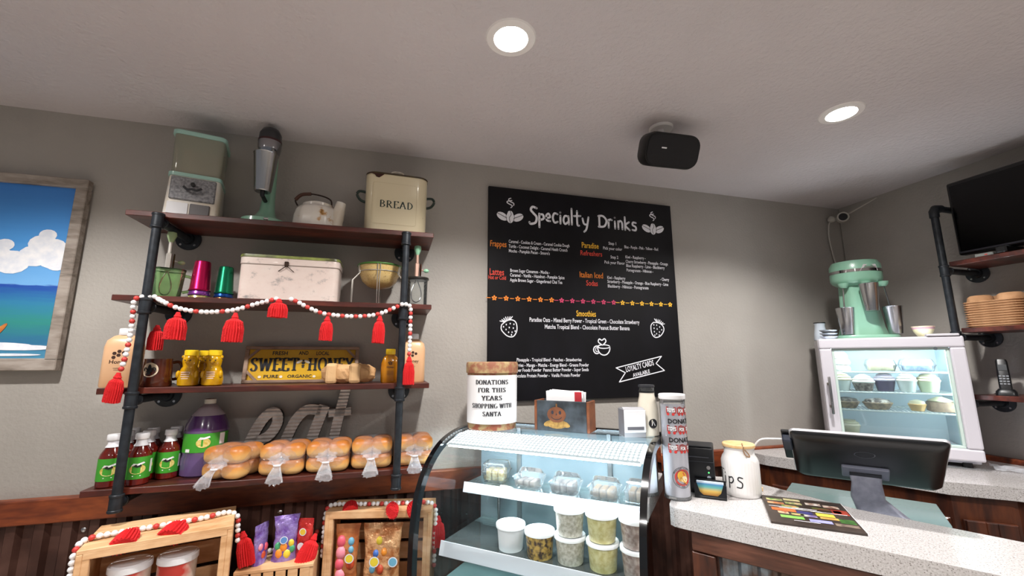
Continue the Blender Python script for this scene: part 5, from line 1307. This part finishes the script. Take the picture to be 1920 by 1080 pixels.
for a in [(-.07, -.01, .07, .03, 'cf6a34', 'c85a2a'), (-.075, -.04, .03, .025, 'c9b08a', '8a3a2a'), (-.035, -.045, .035, .02, '7a8a4a', 'c9a070'), (-.012, -.02, .045, .03, '3a3a6e', '2a2a58'), (-.005, -.048, .045, .02, 'b8b4a0', '6a5a8a'),
          (.045, -.02, .05, .03, 'c2b03a', 'd8c84a'), (.05, -.05, .05, .02, 'c9a85a', 'a87a3a'), (-.055, -.08, .065, .025, '6fae4a', '8ac45a'), (.02, -.09, .06, .026, '8a8ac8', '9a9ad8'), (.095, -.06, .04, .04, '4a7a34', '2a4a20'), (.085, -.1, .06, .025, '5a4a44', '8a7a6a'),
          (-.085, .1, .05, .025, 'b8a878', '5a8a3a'), (-.03, .115, .05, .025, '8aa05a', 'd8c89a'), (-.085, .06, .05, .022, 'c9a078', 'b06a3a'), (-.03, .075, .05, .025, 'd0b890', '6a8a3a'), (-.045, .035, .05, .025, 'c88a5a', '4a7a3a'), (.03, .09, .045, .028, '9a7a6a', 'e0d8d0'), (.08, .08, .045, .028, '8a5a4a', 'd8c8b8'), (.045, .045, .05, .022, '7a4a3a', '5a6a34'), (.095, .03, .045, .05, 'a03a2e', 'b84a38'), (.088, .03, .022, .028, 'd8c8b4', 'c9a48a')]:
    mpic(*a)
for (x, y, w_) in ((-.06, .018, .1), (-.02, .008, .12), (.06, .005, .1), (0, .022, .06), (-.02, -.112, .07)):
    MB().flat(rect2(x-w_/2, y, x+w_/2, y+.003), lambda u, v: (u, v, .0078)).build('menu_text_line', M_print, t, 'flat')

# work shelf behind the counter and the till monitor
o = thing('work_shelf', 'grey green work surface behind the counter under the monitor', 'shelf', (1.85, 1.4, 0))
m = MB().prism([(p[0]-1.85, p[1]-1.4) for p in ((1.906, 1.729), (2.198, 1.321), (1.96, 1.14), (1.75, 1.02), (1.63, 1.21), (1.56, 1.5))], .02, T(0, 0, 1.05)); m.build('surface', pm('grey green laminate', '5d7473', .25, coat=.3), o)
MB().tube([(0, 0, 0), (0, 0, 1.05)], .03, 16).build('support_post', M_black, o, True)
ML = Vector((1.71, 1.2, 1.0705))
t = thing('till_monitor', 'black touch screen till monitor seen from behind on a grey stand', 'monitor', tuple(ML), 0)
tl, tr_, bl, br = Vector((1.428, 1.278, 1.406)), Vector((1.67, .967, 1.406)), Vector((1.62, 1.427, 1.21)), Vector((1.897, 1.102, 1.21))
cen = (tl+tr_+bl+br)/4; ux = ((tr_-tl)+(br-bl)).normalized(); vy = ((tl-bl)+(tr_-br)); vy = (vy-ux*vy.dot(ux)).normalized(); nz_ = ux.cross(vy)
Mm = Matrix((ux, vy, nz_)).transposed().to_4x4(); Mm.translation = cen-ML
MWd, MHt = .425, .315
# nz_ points to the viewer side (back of the screen)
MB().loft([[(x*k, y*k, z) for x, y in rrect(MWd, MHt, .02, 4)] for z, k in ((.022, .80), (.016, .93), (.004, .995), (0, 1))], True, True, Mm).build('rear_shell', M_black, t, True)
MB().loft([[(x, y, z) for x, y in rrect(MWd+.004, MHt+.004, .02, 4)] for z in (-.009, 0)], True, True, Mm).build('bezel_frame', pm('silver bezel', 'cfcfd4', .3, .5), t, True)
MB().box((0, 0, -.0105), (MWd-.02, MHt-.02, .003), M=Mm).build('screen', pm('dark screen', '0c0d12', .1), t)
MB().flat(ribbon([(.028*math.cos(a), .07+.02*math.sin(a)) for a in [2*PI*k/24 for k in range(24)]], .002, closed=True), lambda u, v: Mm @ Vector((u, v, .0228))).build('logo_ring', pm('faint logo', '2c2d33', .2), t, 'flat')
MB().box((0, -.05, .026), (.135, .075, .012), M=Mm, bev=.003).build('hinge_plate', pm('hinge grey', '7e8292', .4, .2), t)
MB().box((0, -.055, .033), (.09, .022, .004), M=Mm).build('hinge_slot', M_black, t)
pA = Mm @ Vector((0, -.075, .036)); hz = Vector((ux.x, ux.y, 0)).normalized(); hn = Vector((-hz.y, hz.x, 0))
def stadium(c, w_, d_): return [tuple(c+hz*x+hn*y) for x, y in rrect(w_, d_, d_*.45, 4)]
base_c = Vector((.0, .0, 0))
rings = [stadium(pA+Vector((0, 0, .018)), .095, .02), stadium(pA+Vector((.01, .006, -.02)), .088, .022), stadium(pA+Vector((.015, .012, -.07)), .1, .026), stadium(Vector((.03, .01, .03)), .15, .05), stadium(Vector((.03, .01, .008)), .22, .12), stadium(Vector((.03, .01, 0)), .23, .13)]
MB().loft(rings).build('stand', pm('grey stand plastic', 'b0b3c2', .3, .1, noise=(40, '989bac')), t, True)
MB().box((-MWd/2-.012, .07, .0), (.03, .07, .03), M=Mm, bev=.004).build('card_reader', pm('dark blue grey plastic', '2a3040', .35), t)
MB().box((-MWd/2-.004, .02, -.02), (.05, .2, .012), M=Mm, bev=.003).build('reader_bracket', M_black, t)
o = MB().tube(smooth2([(1.47, 1.33, 1.36), (1.44, 1.36, 1.36), (1.405, 1.40, 1.35), (1.395, 1.43, 1.3), (1.40, 1.45, 1.22), (1.405, 1.46, 1.16)], 5), .0035, 8).build('power_cable', M_white, None, True); tag(o, 'white cable running from the monitor down behind the tip jar', 'cable')
# ================================================================ BACK COUNTER
bc = thing('back_counter', 'speckled quartz back counter with dark wood doors in the corner', 'counter', (2.5, 1.5, 0))
bl_ = lambda p: (p[0]-2.5, p[1]-1.5)
poly = [(1.995, 2.11), (2.012, 1.981), (2.33, 1.345), (2.49, 1.208), (2.6, .95), (2.66, .3), (3.028, .3), (3.028, 2.11)]
MB().prism([bl_(p) for p in poly], .052, T(0, 0, 1.088)).build('quartz_top', M_quartz, bc)
poly2_ = [(2.03, 2.1), (2.045, 1.99), (2.36, 1.36), (2.515, 1.225), (2.63, .95), (2.69, .32), (3.02, .32), (3.02, 2.1)]
MB().prism([bl_(p) for p in poly2_], 1.084, T(0, 0, .004)).build('cabinet_body', M_cab, bc)
def doors(p0, p1, n, rail=True):
    p0, p1 = Vector((*p0, 0)), Vector((*p1, 0)); d_ = (p1-p0); L = d_.length; d_.normalize(); w_ = L/n
    for k in range(n):
        c_ = p0+d_*(w_*(k+.5)); M = T(c_.x-2.5, c_.y-1.5, 0) @ RZ(math.atan2(d_.y, d_.x))
        o = MB().box((0, -.008, .53), (w_-.02, .016, .92), M=M, bev=.002).build('door', M_cab, bc)
        for sx_ in (-1, 1): MB().box((sx_*(w_/2-.045), -.021, .53), (.06, .01, .92), M=M, bev=.002).build('door_stile', M_cab, o)
        for zz in (.1, .96): MB().box((0, -.021, zz), (w_-.15, .01, .06), M=M, bev=.002).build('door_rail', M_cab, o)
doors((2.045, 1.99), (2.36, 1.36), 2); doors((2.37, 1.35), (2.51, 1.228), 1)

# ================================================================ GLASS DOOR COOLER
ZF = 1.1405
FX = Vector((.66, -.75, 0)); FY = Vector((.75, .66, 0)); FRZ = math.atan2(-.75, .66); FO = Vector((2.541, 1.6385, 0))
def fr(x, y, z): p = FO+FX*x+FY*y; return (p.x, p.y, ZF+z)
M_fw = pm('white cooler enamel', 'd9d6de', .35, coat=.2); M_fi = pm('cooler liner', 'c9dae2', .4)
fg = thing('glass_door_cooler', 'white countertop glass door cooler full of cakes in the corner', 'cooler', (FO.x, FO.y, ZF), FRZ)
W2, HF, DF = .2925, .637, .40; b0 = .018
for c_, z_, nm in (((0, DF/2+.02, HF-.02), (2*W2, DF-.04, .04), 'top_panel'), ((0, DF/2+.02, b0+.03), (2*W2, DF-.04, .06), 'bottom_panel'), ((-W2+.0125, DF/2+.02, HF/2+.015), (.025, DF-.04, HF-.098), 'side_panel'), ((W2-.0125, DF/2+.02, HF/2+.015), (.025, DF-.04, HF-.098), 'side_panel')):
    MB().box(c_, z_, bev=.003).build(nm, M_fw, fg)
MB().box((0, DF-.015, HF/2+.015), (2*W2-.05, .03, HF-.1)).build('back_panel', M_fi, fg)
for s_ in (-1, 1): MB().box((s_*(W2-.027), DF/2, HF/2+.015), (.003, DF-.06, HF-.13)).build('side_liner', M_fi, fg)
fw_ = .056
for c_, z_ in (((0, -.012, HF-fw_/2), (2*W2, .045, fw_)), ((0, -.012, b0+.022+fw_/2), (2*W2, .045, fw_)), ((-W2+fw_/2, -.012, (HF+b0+.022)/2), (fw_, .045, HF-b0-.022-2*fw_)), ((W2-fw_/2, -.012, (HF+b0+.022)/2), (fw_, .045, HF-b0-.022-2*fw_))):
    MB().box(c_, z_, bev=.008, seg=2).build('door_frame', M_fw, fg)
ig = .012
for c_, z_ in (((0, -.004, HF-fw_-ig/2), (2*W2-2*fw_, .03, ig)), ((0, -.004, b0+.022+fw_+ig/2), (2*W2-2*fw_, .03, ig)), ((-W2+fw_+ig/2, -.004, HF/2+.02), (ig, .03, HF-2*fw_-.04-2*ig)), ((W2-fw_-ig/2, -.004, HF/2+.02), (ig, .03, HF-2*fw_-.04-2*ig))):
    MB().box(c_, z_, bev=.002).build('inner_gasket', pm('pale green gasket', 'cfe2da', .4), fg)
MB().box((0, -.006, HF/2+.02), (2*W2-2*fw_-2*ig, .004, HF-2*fw_-.04-2*ig)).build('glass_pane', clear('cooler glass', (.93, .98, .97), 1, .04, (.75, .88, .9), .02), fg)
hx = -W2+.026
MB().box((hx+.0, -.068, .33), (.013, .012, .20), bev=.004, seg=2).build('handle', M_silver, fg, True)
for z_ in (.27, .39): MB().box((hx-.004, -.05, z_), (.014, .035, .014), bev=.002).build('handle_bracket', pm('brown grey metal', '7c746c', .4, .5), fg)
for sx_ in (-1, 1):
    for y_ in (.05, DF-.05): MB().lathe([(.018, 0), (.02, .002), (.02, b0+.004)], 14, T(sx_*(W2-.05), y_, 0)).build('foot', M_black, fg, True)
MB().box((0, .04, HF-.052), (2*W2-.12, .035, .014), bev=.003).build('lamp_cover', pm('cooler lamp', 'f2fbff', .3, emit=50), fg)
MB().box((W2-.04, .04, HF/2+.03), (.012, .02, .44), bev=.003).build('side_lamp', pm('cooler side lamp', 'f2fbff', .3, emit=22), fg)
MB().lathe([(.008, 0), (.008, .004)], 14, T(W2-.11, -.036, HF-.062) @ RX(PI/2)).build('door_lock', pm('lock metal', '8f9a9c', .3, .8), fg, True)
MB().box((W2-.075, -.02, HF+.006), (.12, .04, .012), bev=.003).build('hinge_cover', M_fw, fg)
SHZ = [.452, .345, .248]
for z_ in SHZ:
    m = MB()
    m.tube([(-W2+.03, .035, z_), (W2-.03, .035, z_)], .004, 6).tube([(-W2+.03, DF-.04, z_), (W2-.03, DF-.04, z_)], .004, 6)
    for k in range(30): m.tube([(-W2+.035+k*(2*W2-.07)/29, .035, z_+.003), (-W2+.035+k*(2*W2-.07)/29, DF-.04, z_+.003)], .0018, 5)
    o = m.build('wire_shelf', pm('white coated wire', 'eef4f4', .35), fg, True); o['kind'] = 'stuff'
CR = 'foods inside the cooler'
def cup_cake(x, y, sh, label, mat_, frost, r=.036, h=.05, fh=.04):
    r *= 1.1; h *= 1.1; fh *= 1.15
    t = thing('dessert_cup', label, 'dessert', fr(x, y, SHZ[sh]+.0055 if sh < 3 else b0+.0605), FRZ, CR)
    MB().lathe([(r*.75, 0), (r, h)], 24).build('cup', mat_, t, True)
    rings = [(r*1.02, h), (r*1.08, h+.006), (r*.95, h+.014), (r*.98, h+.019), (r*.7, h+.028), (r*.72, h+.033), (r*.2, h+fh)]
    MB().lathe(rings, 24).build('frosting', frost, t, True)
M_fr = pm('white frosting', 'eeeee8', .5); M_fcr = pm('cream frosting', 'e0dcc0', .5, noise=(40, 'c9c2a0')); M_fpu = pm('purple cake', '4a3f66', .5, noise=(40, '3a3050')); M_fch = pm('oreo cake', '8a8078', .5, noise=(60, '3c332e', .1)); M_fp = pm('pie crust', 'b09878', .6, noise=(40, '7c6a58', .12)); M_clr = pm('frosted cup', 'd3dedd', .3, coat=.3)
# top shelf: piped white meringue stack and two boxes
t = thing('meringue_stack', 'tall stack of white piped meringues at the top left of the cooler', 'dessert', fr(-.2, .13, SHZ[0]+.0055), FRZ, CR)
for k in range(3): MB().lathe([(.05-.004*k, .036*k), (.054-.004*k, .036*k+.012), (.046-.004*k, .036*k+.03), (.03, .036*(k+1))], 24, T(.006*(k % 2), 0, 0)).build('meringue', M_fr, t, True)
def cake_box(x, y, sh, label, mat_, w_=.13):
    t = thing('cake_box', label, 'dessert', fr(x, y, SHZ[sh]+.0055), FRZ, CR)
    MB().loft([[(a*k, b*k, z) for a, b in rrect(w_, .11, .015, 3)] for z, k in ((0, .85), (.03, 1), (.033, 1.05), (.036, 1), (.062, .88), (.066, .8))]).build('clear_box', M_clam, t, True)
    MB().box((0, 0, .028), (w_*.78, .085, .05), bev=.008, seg=2).build('cake', mat_, t, True)
cake_box(-.02, .12, 0, 'clear box of cream cake, left of the two on the top cooler shelf', M_fcr); cake_box(.13, .12, 0, 'clear box with blue lettering, right of the two on the top cooler shelf', pm('blue white cake', 'b8c8dc', .5, noise=(50, '8aa0c8', .1)), .14)
cup_cake(-.205, .1, 1, 'cup of white speckled dessert at the left of the middle cooler shelf', M_clr, M_fcr, .045)
cup_cake(-.105, .1, 1, 'dark crumb topped dessert cup beside the purple one', M_fch, M_fr, .045, .04)
cup_cake(-.01, .12, 1, 'purple dessert cup in the middle of the cooler', M_fpu, pm('lilac frosting', 'c4bcd0', .5), .042)
cup_cake(.078, .1, 1, 'white frosted dessert cup right of the purple one', M_clr, M_fr, .038)
cup_cake(.165, .11, 1, 'pale green cream dessert cup at the right of the middle shelf', pm('pale green cup', 'c4d0b0', .4), M_fcr, .042)
def pie(x, y, label, r, mat_, top):
    t = thing('pie', label, 'dessert', fr(x, y, SHZ[2]+.0055), FRZ, CR)
    MB().lathe([(r*.7, 0), (r, .03), (r*1.05, .034), (r*.95, .038)], 28).build('crust', mat_, t, True)
    MB().lathe([(r*.95, .036), (r*.8, .05), (r*.2, .058)], 28).build('topping', top, t, True)
pie(-.19, .12, 'small pie at the left of the lower cooler shelf', .06, M_fp, M_fch); pie(-.055, .11, 'chocolate topped pie, second on the lower cooler shelf', .064, M_fp, pm('chocolate topping', '4e423c', .5, noise=(50, 'd0c8c0', .08)))
pie(.105, .1, 'tiny golden tart on the lower cooler shelf', .036, pm('golden tart', 'c9a46a', .6), M_fcr)
t = thing('cake_slice', 'brown cake with cream top at the right of the lower cooler shelf', 'dessert', fr(.2, .12, SHZ[2]+.0055), FRZ, CR)
MB().box((0, 0, .025), (.1, .09, .05), bev=.006, seg=2).build('sponge', pm('brown sponge', '8a7460', .7, noise=(60, '6e5a48')), t, True); MB().lathe([(.045, .05), (.05, .056), (.03, .066), (.012, .075)], 20).build('cream_top', M_fcr, t, True)
cup_cake(-.2, .1, 3, 'cream tub on the floor of the cooler at the left', pm('cream tub', 'c9c4a4', .4), pm('cream tub lid', 'd0ccb0', .4), .05, .07, .03)

# ---- on top of the cooler
ZFT = HF+.0008
t = thing('spindle_mixer', 'large mint three-spindle milkshake mixer on the cooler', 'mixer', fr(-.055, .2, ZFT), FRZ+.1)
# base plate, fluted column, round head with chrome band and name plate
MB().loft([[(x*k, y*k, z) for x, y in rrect(.35, .25, .1, 8)] for z, k in ((0, 1), (.012, 1), (.018, .97))]).build('base_plate', M_mint, t, True)
rings = []
for z, rx, ry in ((.016, .135, .105), (.06, .118, .09), (.15, .105, .08), (.25, .1, .075), (.29, .1, .075)):
    rings.append([((rx*(1+.05*math.cos(6*a)))*math.cos(a), .03+(ry*(1+.05*math.cos(6*a)))*math.sin(a), z) for a in [2*PI*k/60 for k in range(60)]])
MB().loft(rings).build('column', M_mint, t, True)
hd = [(.1, .268), (.135, .285), (.142, .3), (.142, .33), (.142, .333)]
el = lambda r, z, k=.8: [(r*math.cos(a), .02+r*k*math.sin(a), z) for a in [2*PI*j/48 for j in range(48)]]
MB().loft([el(.1, .262), el(.138, .28), el(.147, .295), el(.147, .328)]).build('head_lower', M_mint, t, True)
MB().loft([el(.149, .326), el(.149, .34)], False, False).build('chrome_band', M_chrome, t, True)
MB().loft([el(.147, .338), el(.145, .365), el(.13, .385), el(.06, .392)], True, True).build('head_cap', M_mint, t, True)
elw = lambda u, v, o=.0015: ((.149+o)*math.sin(u/.149), .02-(.149*.8+o)*math.cos(u/.149), v)
MB().flat(poly2([(.0, .326), (.022, .358), (.1, .358), (.112, .33), (.112, .326)]), lambda u, v: elw(u, v, .0008)).build('name_plate', pm('pale name plate', 'dcd8da', .3, .2), t, 'flat')
m = MB()
m.flat(ribbon(smooth2([(.028+.0045*k, .342+(.006 if k % 2 else -.002)+(.004 if k in (1, 9) else 0)) for k in range(17)], 4), .0022), lambda u, v: elw(u, v, .0016)); m.build('plate_script', pm('grey brown script', '6e5a5a', .4), t, 'flat')
for sx_, yy, zc_, nm in ((-.105, -.06, .02, 0), (.03, -.105, .13, 1), (.15, -.03, .035, 2)):
    MB().lathe([(.02, .252), (.03, .262), (.034, .275)], 20, T(sx_*.85, yy*.75, 0)).build('spindle_boss', M_mint, t, True)
    if nm != 1:
        MB().tube([(sx_*.88, yy*.8, .26), (sx_, yy, zc_+.09)], .004, 8).build('spindle', M_chrome, t, True)
        MB().lathe([(.012, 0), (.012, .003)], 14, T(sx_*.97, yy*.95, zc_+.12)).build('spindle_disc', M_dgrey, t, True)
for sx_, yy, z_, l_ in ((-.105, -.075, .0195, 'steel malt cup standing on the mixer base at the left'), (.03, -.112, .128, 'steel malt cup hung under the middle spindle'), (.155, -.04, .0195, 'steel malt cup standing on the mixer base at the right')):
    P_ = t.matrix_basis if False else (T(*fr(-.055, .2, ZFT)) @ RZ(FRZ+.1)) @ Vector((sx_*.86, yy*.9, z_*1.2+.001))
    o = MB().lathe([(.028, 0), (.031, .002), (.0445, .155), (.046, .157), (.0445, .158), (.043, .155), (.03, .006)], 28, cap0=True, cap1=True).build('malt_cup', M_silver, None, True, tuple(P_)); tag(o, l_, 'cup', 'steel malt cups')
MB().box((.03, -.098, .165), (.012, .03, .012), bev=.002).build('cup_rest', M_chrome, t)
t.scale = (.86, .9, 1.2)

M_bw = pm('bluish enamel', 'c3cdd8', .35, coat=.3); M_bk = pm('black enamel rim', '14161a', .4)
t = thing('enamel_cup', 'bluish white enamel cup with black rim at the left of the cooler top', 'cup', fr(-.262, .22, ZFT), FRZ)
MB().lathe([(.036, 0), (.038, .003), (.034, .04), (.026, .09), (.03, .105)], 24).build('body', M_bw, t, True); MB().lathe([(.0305, .104), (.0315, .107), (.03, .11)], 24).build('rim', M_bk, t, True)
for k in range(3):
    t = thing('enamel_saucer', ['lowest', 'middle', 'topmost'][k]+' white enamel dish with black rim in the stack on the cooler', 'dish', fr(-.232, .085, ZFT+k*.018), FRZ, 'stacked enamel dishes')
    MB().lathe([(.024, 0), (.026, .002), (.042, .014), (.044, .017)], 28).build('dish', M_bw, t, True); MB().lathe([(.0435, .0165), (.045, .0168), (.0445, .0178), (.043, .0178)], 28).build('rim', M_bk, t, True)
t = thing('striped_bowl', 'small pale yellow bowl with a pink stripe on the cooler', 'bowl', fr(.178, .1, ZFT), FRZ)
MB().lathe([(.02, 0), (.024, .003), (.04, .03), (.044, .042)], 28).build('bowl', pm('pale yellow glaze', 'd8d3a8', .35, coat=.3), t, True); MB().lathe([(.044, .042), (.0465, .05), (.0465, .052), (.043, .052)], 28).build('pink_stripe', pm('dusty pink glaze', 'b48a92', .35, coat=.3), t, True); MB().lathe([(.0468, .052), (.048, .058), (.045, .058)], 28).build('rim', pm('cream glaze', 'e0dccb', .35), t, True)

# ================================================================ THINGS ON THE RIGHT SHELF
t = thing('television', 'large black flat television standing on the right wall shelf', 'television', (2.9, .957, 2.1705))
MB().box((0, 0, .235), (.045, .97, .4), bev=.006).build('casing', pm('tv casing', '08080a', .3), t)
MB().box((-.024, 0, .234), (.002, .945, .362)).build('screen', pm('tv screen', '030304', .12, spec=.3), t)
MB().box((-.0245, 0, .048), (.003, .96, .008)).build('bezel_line', pm('bezel grey', '3c3c44', .3, .5), t)
for s_ in (-1, 1): MB().box((0, s_*.3, .018), (.16, .04, .036), bev=.006).build('foot', M_black, t)
t = thing('cable_box', 'small grey box with a red light under the television', 'box', (2.87, 1.33, 2.1705)); MB().box((0, 0, .009), (.06, .07, .018), bev=.004).build('case', pm('pale grey box', '9aa09c', .5), t); MB().box((-.031, -.01, .009), (.002, .01, .004)).build('indicator', pm('red lens', 'b83028', .4, emit=.6), t)

M_kraft = pm('kraft pulp', 'b98d66', .85, noise=(30, 'a87c56'), bump=(60, .4))
nl = 11
for k in range(nl):
    z_ = 1.8205+k*.0118
    lb = 'kraft cup carrier, %s of the stack on the right wall shelf' % (['lowest', 'second', 'third', 'fourth', 'fifth', 'sixth', 'seventh', 'eighth', 'ninth', 'tenth', 'topmost'][k]+(' from below' if 0 < k < 10 else ''))
    t = thing('cup_carrier', lb, 'cup carrier', (2.925, 1.335, z_), random.uniform(-.015, .015), 'stacked cup carriers')
    j = random.uniform(-.002, .002)
    MB().loft([[(x*q, y*q, z) for x, y in rrect(.2, .225, .03, 4)] for z, q in ((0, .945), (.006, .955+j), (.0065, 1.0+j), (.0105, 1.0+j))]).build('tray', M_kraft, t)
    if k == nl-1:
        for sx_ in (-1, 1):
            for sy_ in (-1, 1):
                MB().lathe([(.05, .0105), (.045, .035), (.036, .042), (.032, .03)], 16, T(sx_*.05, sy_*.056, 0)).build('cup_socket', M_kraft, t, True)

t = thing('cordless_phone', 'black cordless phone standing in its charger on the right shelf', 'phone', (2.905, 1.375, 1.4875), -1.15)
MB().loft([[(x*k, y*k, z) for x, y in rrect(.075, .085, .02, 4)] for z, k in ((0, 1), (.018, .95), (.03, .7))]).build('charger', M_black, t, True)
M = T(0, .0, .022) @ RX(-.28)
MB().loft([[(x*k, y*k, z) for x, y in rrect(.045, .024, .01, 4)] for z, k in ((0, .9), (.01, 1), (.08, .96), (.145, .92), (.155, .8))], True, True, M).build('handset', M_black, t, True)
kb = MB()
for r in range(4):
    for c_ in range(3):
        MB().box((-.012+.012*c_, -.0125, .03+r*.013), (.009, .002, .006), M=M, bev=.0008).build('key', pm('grey key', '8f9298', .5), t)
MB().box((0, -.0122, .112), (.03, .002, .03), M=M).build('display', pm('dull display', '2c3034', .3), t)

# papers and notebook on the back counter
def sheet(name, loc, rz, w_, h_, mt_, label, cat, th=.001):
    o = MB().box((0, 0, th/2), (w_, h_, th)).build(name, mt_, None, False, loc, rz); tag(o, label, cat); return o
random.seed(4)
m = MB(); nx, ny = 9, 7
vs = [(-.09+.18*i/(nx-1), -.05+.1*j/(ny-1), .002+random.uniform(0, .02)) for j in range(ny) for i in range(nx)]
m.add(vs, [(j*nx+i, j*nx+i+1, (j+1)*nx+i+1, (j+1)*nx+i) for j in range(ny-1) for i in range(nx-1)])
o = m.build('plastic_bag', film('crumpled clear bag', .3), None, False, (2.86, 1.36, ZF), -.9); tag(o, 'crumpled clear plastic bag beside the cooler', 'bag')
sheet('paper_sheet', (2.80, 1.12, ZF), -.7, .2, .12, M_print, 'white paper sheet on the back counter at the right edge', 'paper')
sheet('notebook', (2.62, 1.08, ZF), -.6, .2, .14, pm('purple notebook', '6a5a9c', .5), 'purple notebook on the back counter at the right edge', 'notebook', .008)

# ================================================================ CORNER CAMERA AND CEILING SPEAKER
t = thing('security_camera', 'white security camera with antenna in the ceiling corner', 'security camera', (2.985, 2.1, 2.64), -.75)
M_off = pm('off white plastic', 'b8b4ac', .45)
MB().lathe([(.028, 0), (.034, .006), (.036, .04), (.034, .05), (.027, .05), (.025, .044)], 28, T(.012, -.03, -.01) @ RX(PI/2)).build('housing', M_off, t, True)
MB().lathe([(.0255, .044), (.0255, .046)], 24, T(.012, -.03, -.01) @ RX(PI/2)).build('face', M_black, t, True)
MB().ball((-.04, -.01, .0), .024, 16, 10).build('wall_mount', M_off, t, True)
MB().tube([(-.04, -.01, 0), (.012, -.03, -.005)], .012, 10).build('arm', M_off, t, True)
MB().tube([(.04, -.03, .012), (.1, -.12, .03), (.165, -.215, .05)], [.006, .005, .003], 8).build('antenna', M_off, t, True)
o = MB().tube(smooth2([(2.945, 2.115, 2.63), (2.93, 2.13, 2.6), (2.93, 2.14, 2.5), (2.95, 2.143, 2.38), (2.965, 2.143, 2.3), (2.97, 2.143, 2.1)], 5), .005, 8).build('camera_cable', M_off, None, True); tag(o, 'white cable hanging down the corner from the security camera', 'cable')

t = thing('ceiling_speaker', 'black bracket-mounted speaker under the ceiling', 'speaker', (1.172, 1.56, ZC), -.06)
Ms = T(0, -.035, -.135) @ RX(.45)
sp = rrect(.27, .15, .05, 6)
MB().loft([[(x*k, y_, z*k2) for x, z in sp] for y_, k, k2 in ((.06, .8, .75), (.03, .95, .95), (-.035, 1, 1), (-.05, .97, .95))], True, True, Ms).build('cabinet', pm('speaker black', '0a0a0c', .45), t, True)
MB().loft([[(x*.93, y_, z*.88) for x, z in sp] for y_ in (-.049, -.053)], True, True, Ms).build('grille', pm('grille black', '131216', .7, bump=(300, .5)), t)
MB().flat(rect2(-.06, .005, -.035, .011), lambda u, v: Ms @ Vector((u, -.0545, v))).build('badge', M_print, t, 'flat')
MB().lathe([(.05, -.012), (.055, -.006), (.055, 0)], 24).build('mount_plate', M_trimw, t, True)
MB().tube([(0, 0, -.01), (0, -.01, -.09)], .016, 12).build('bracket', M_trimw, t, True)
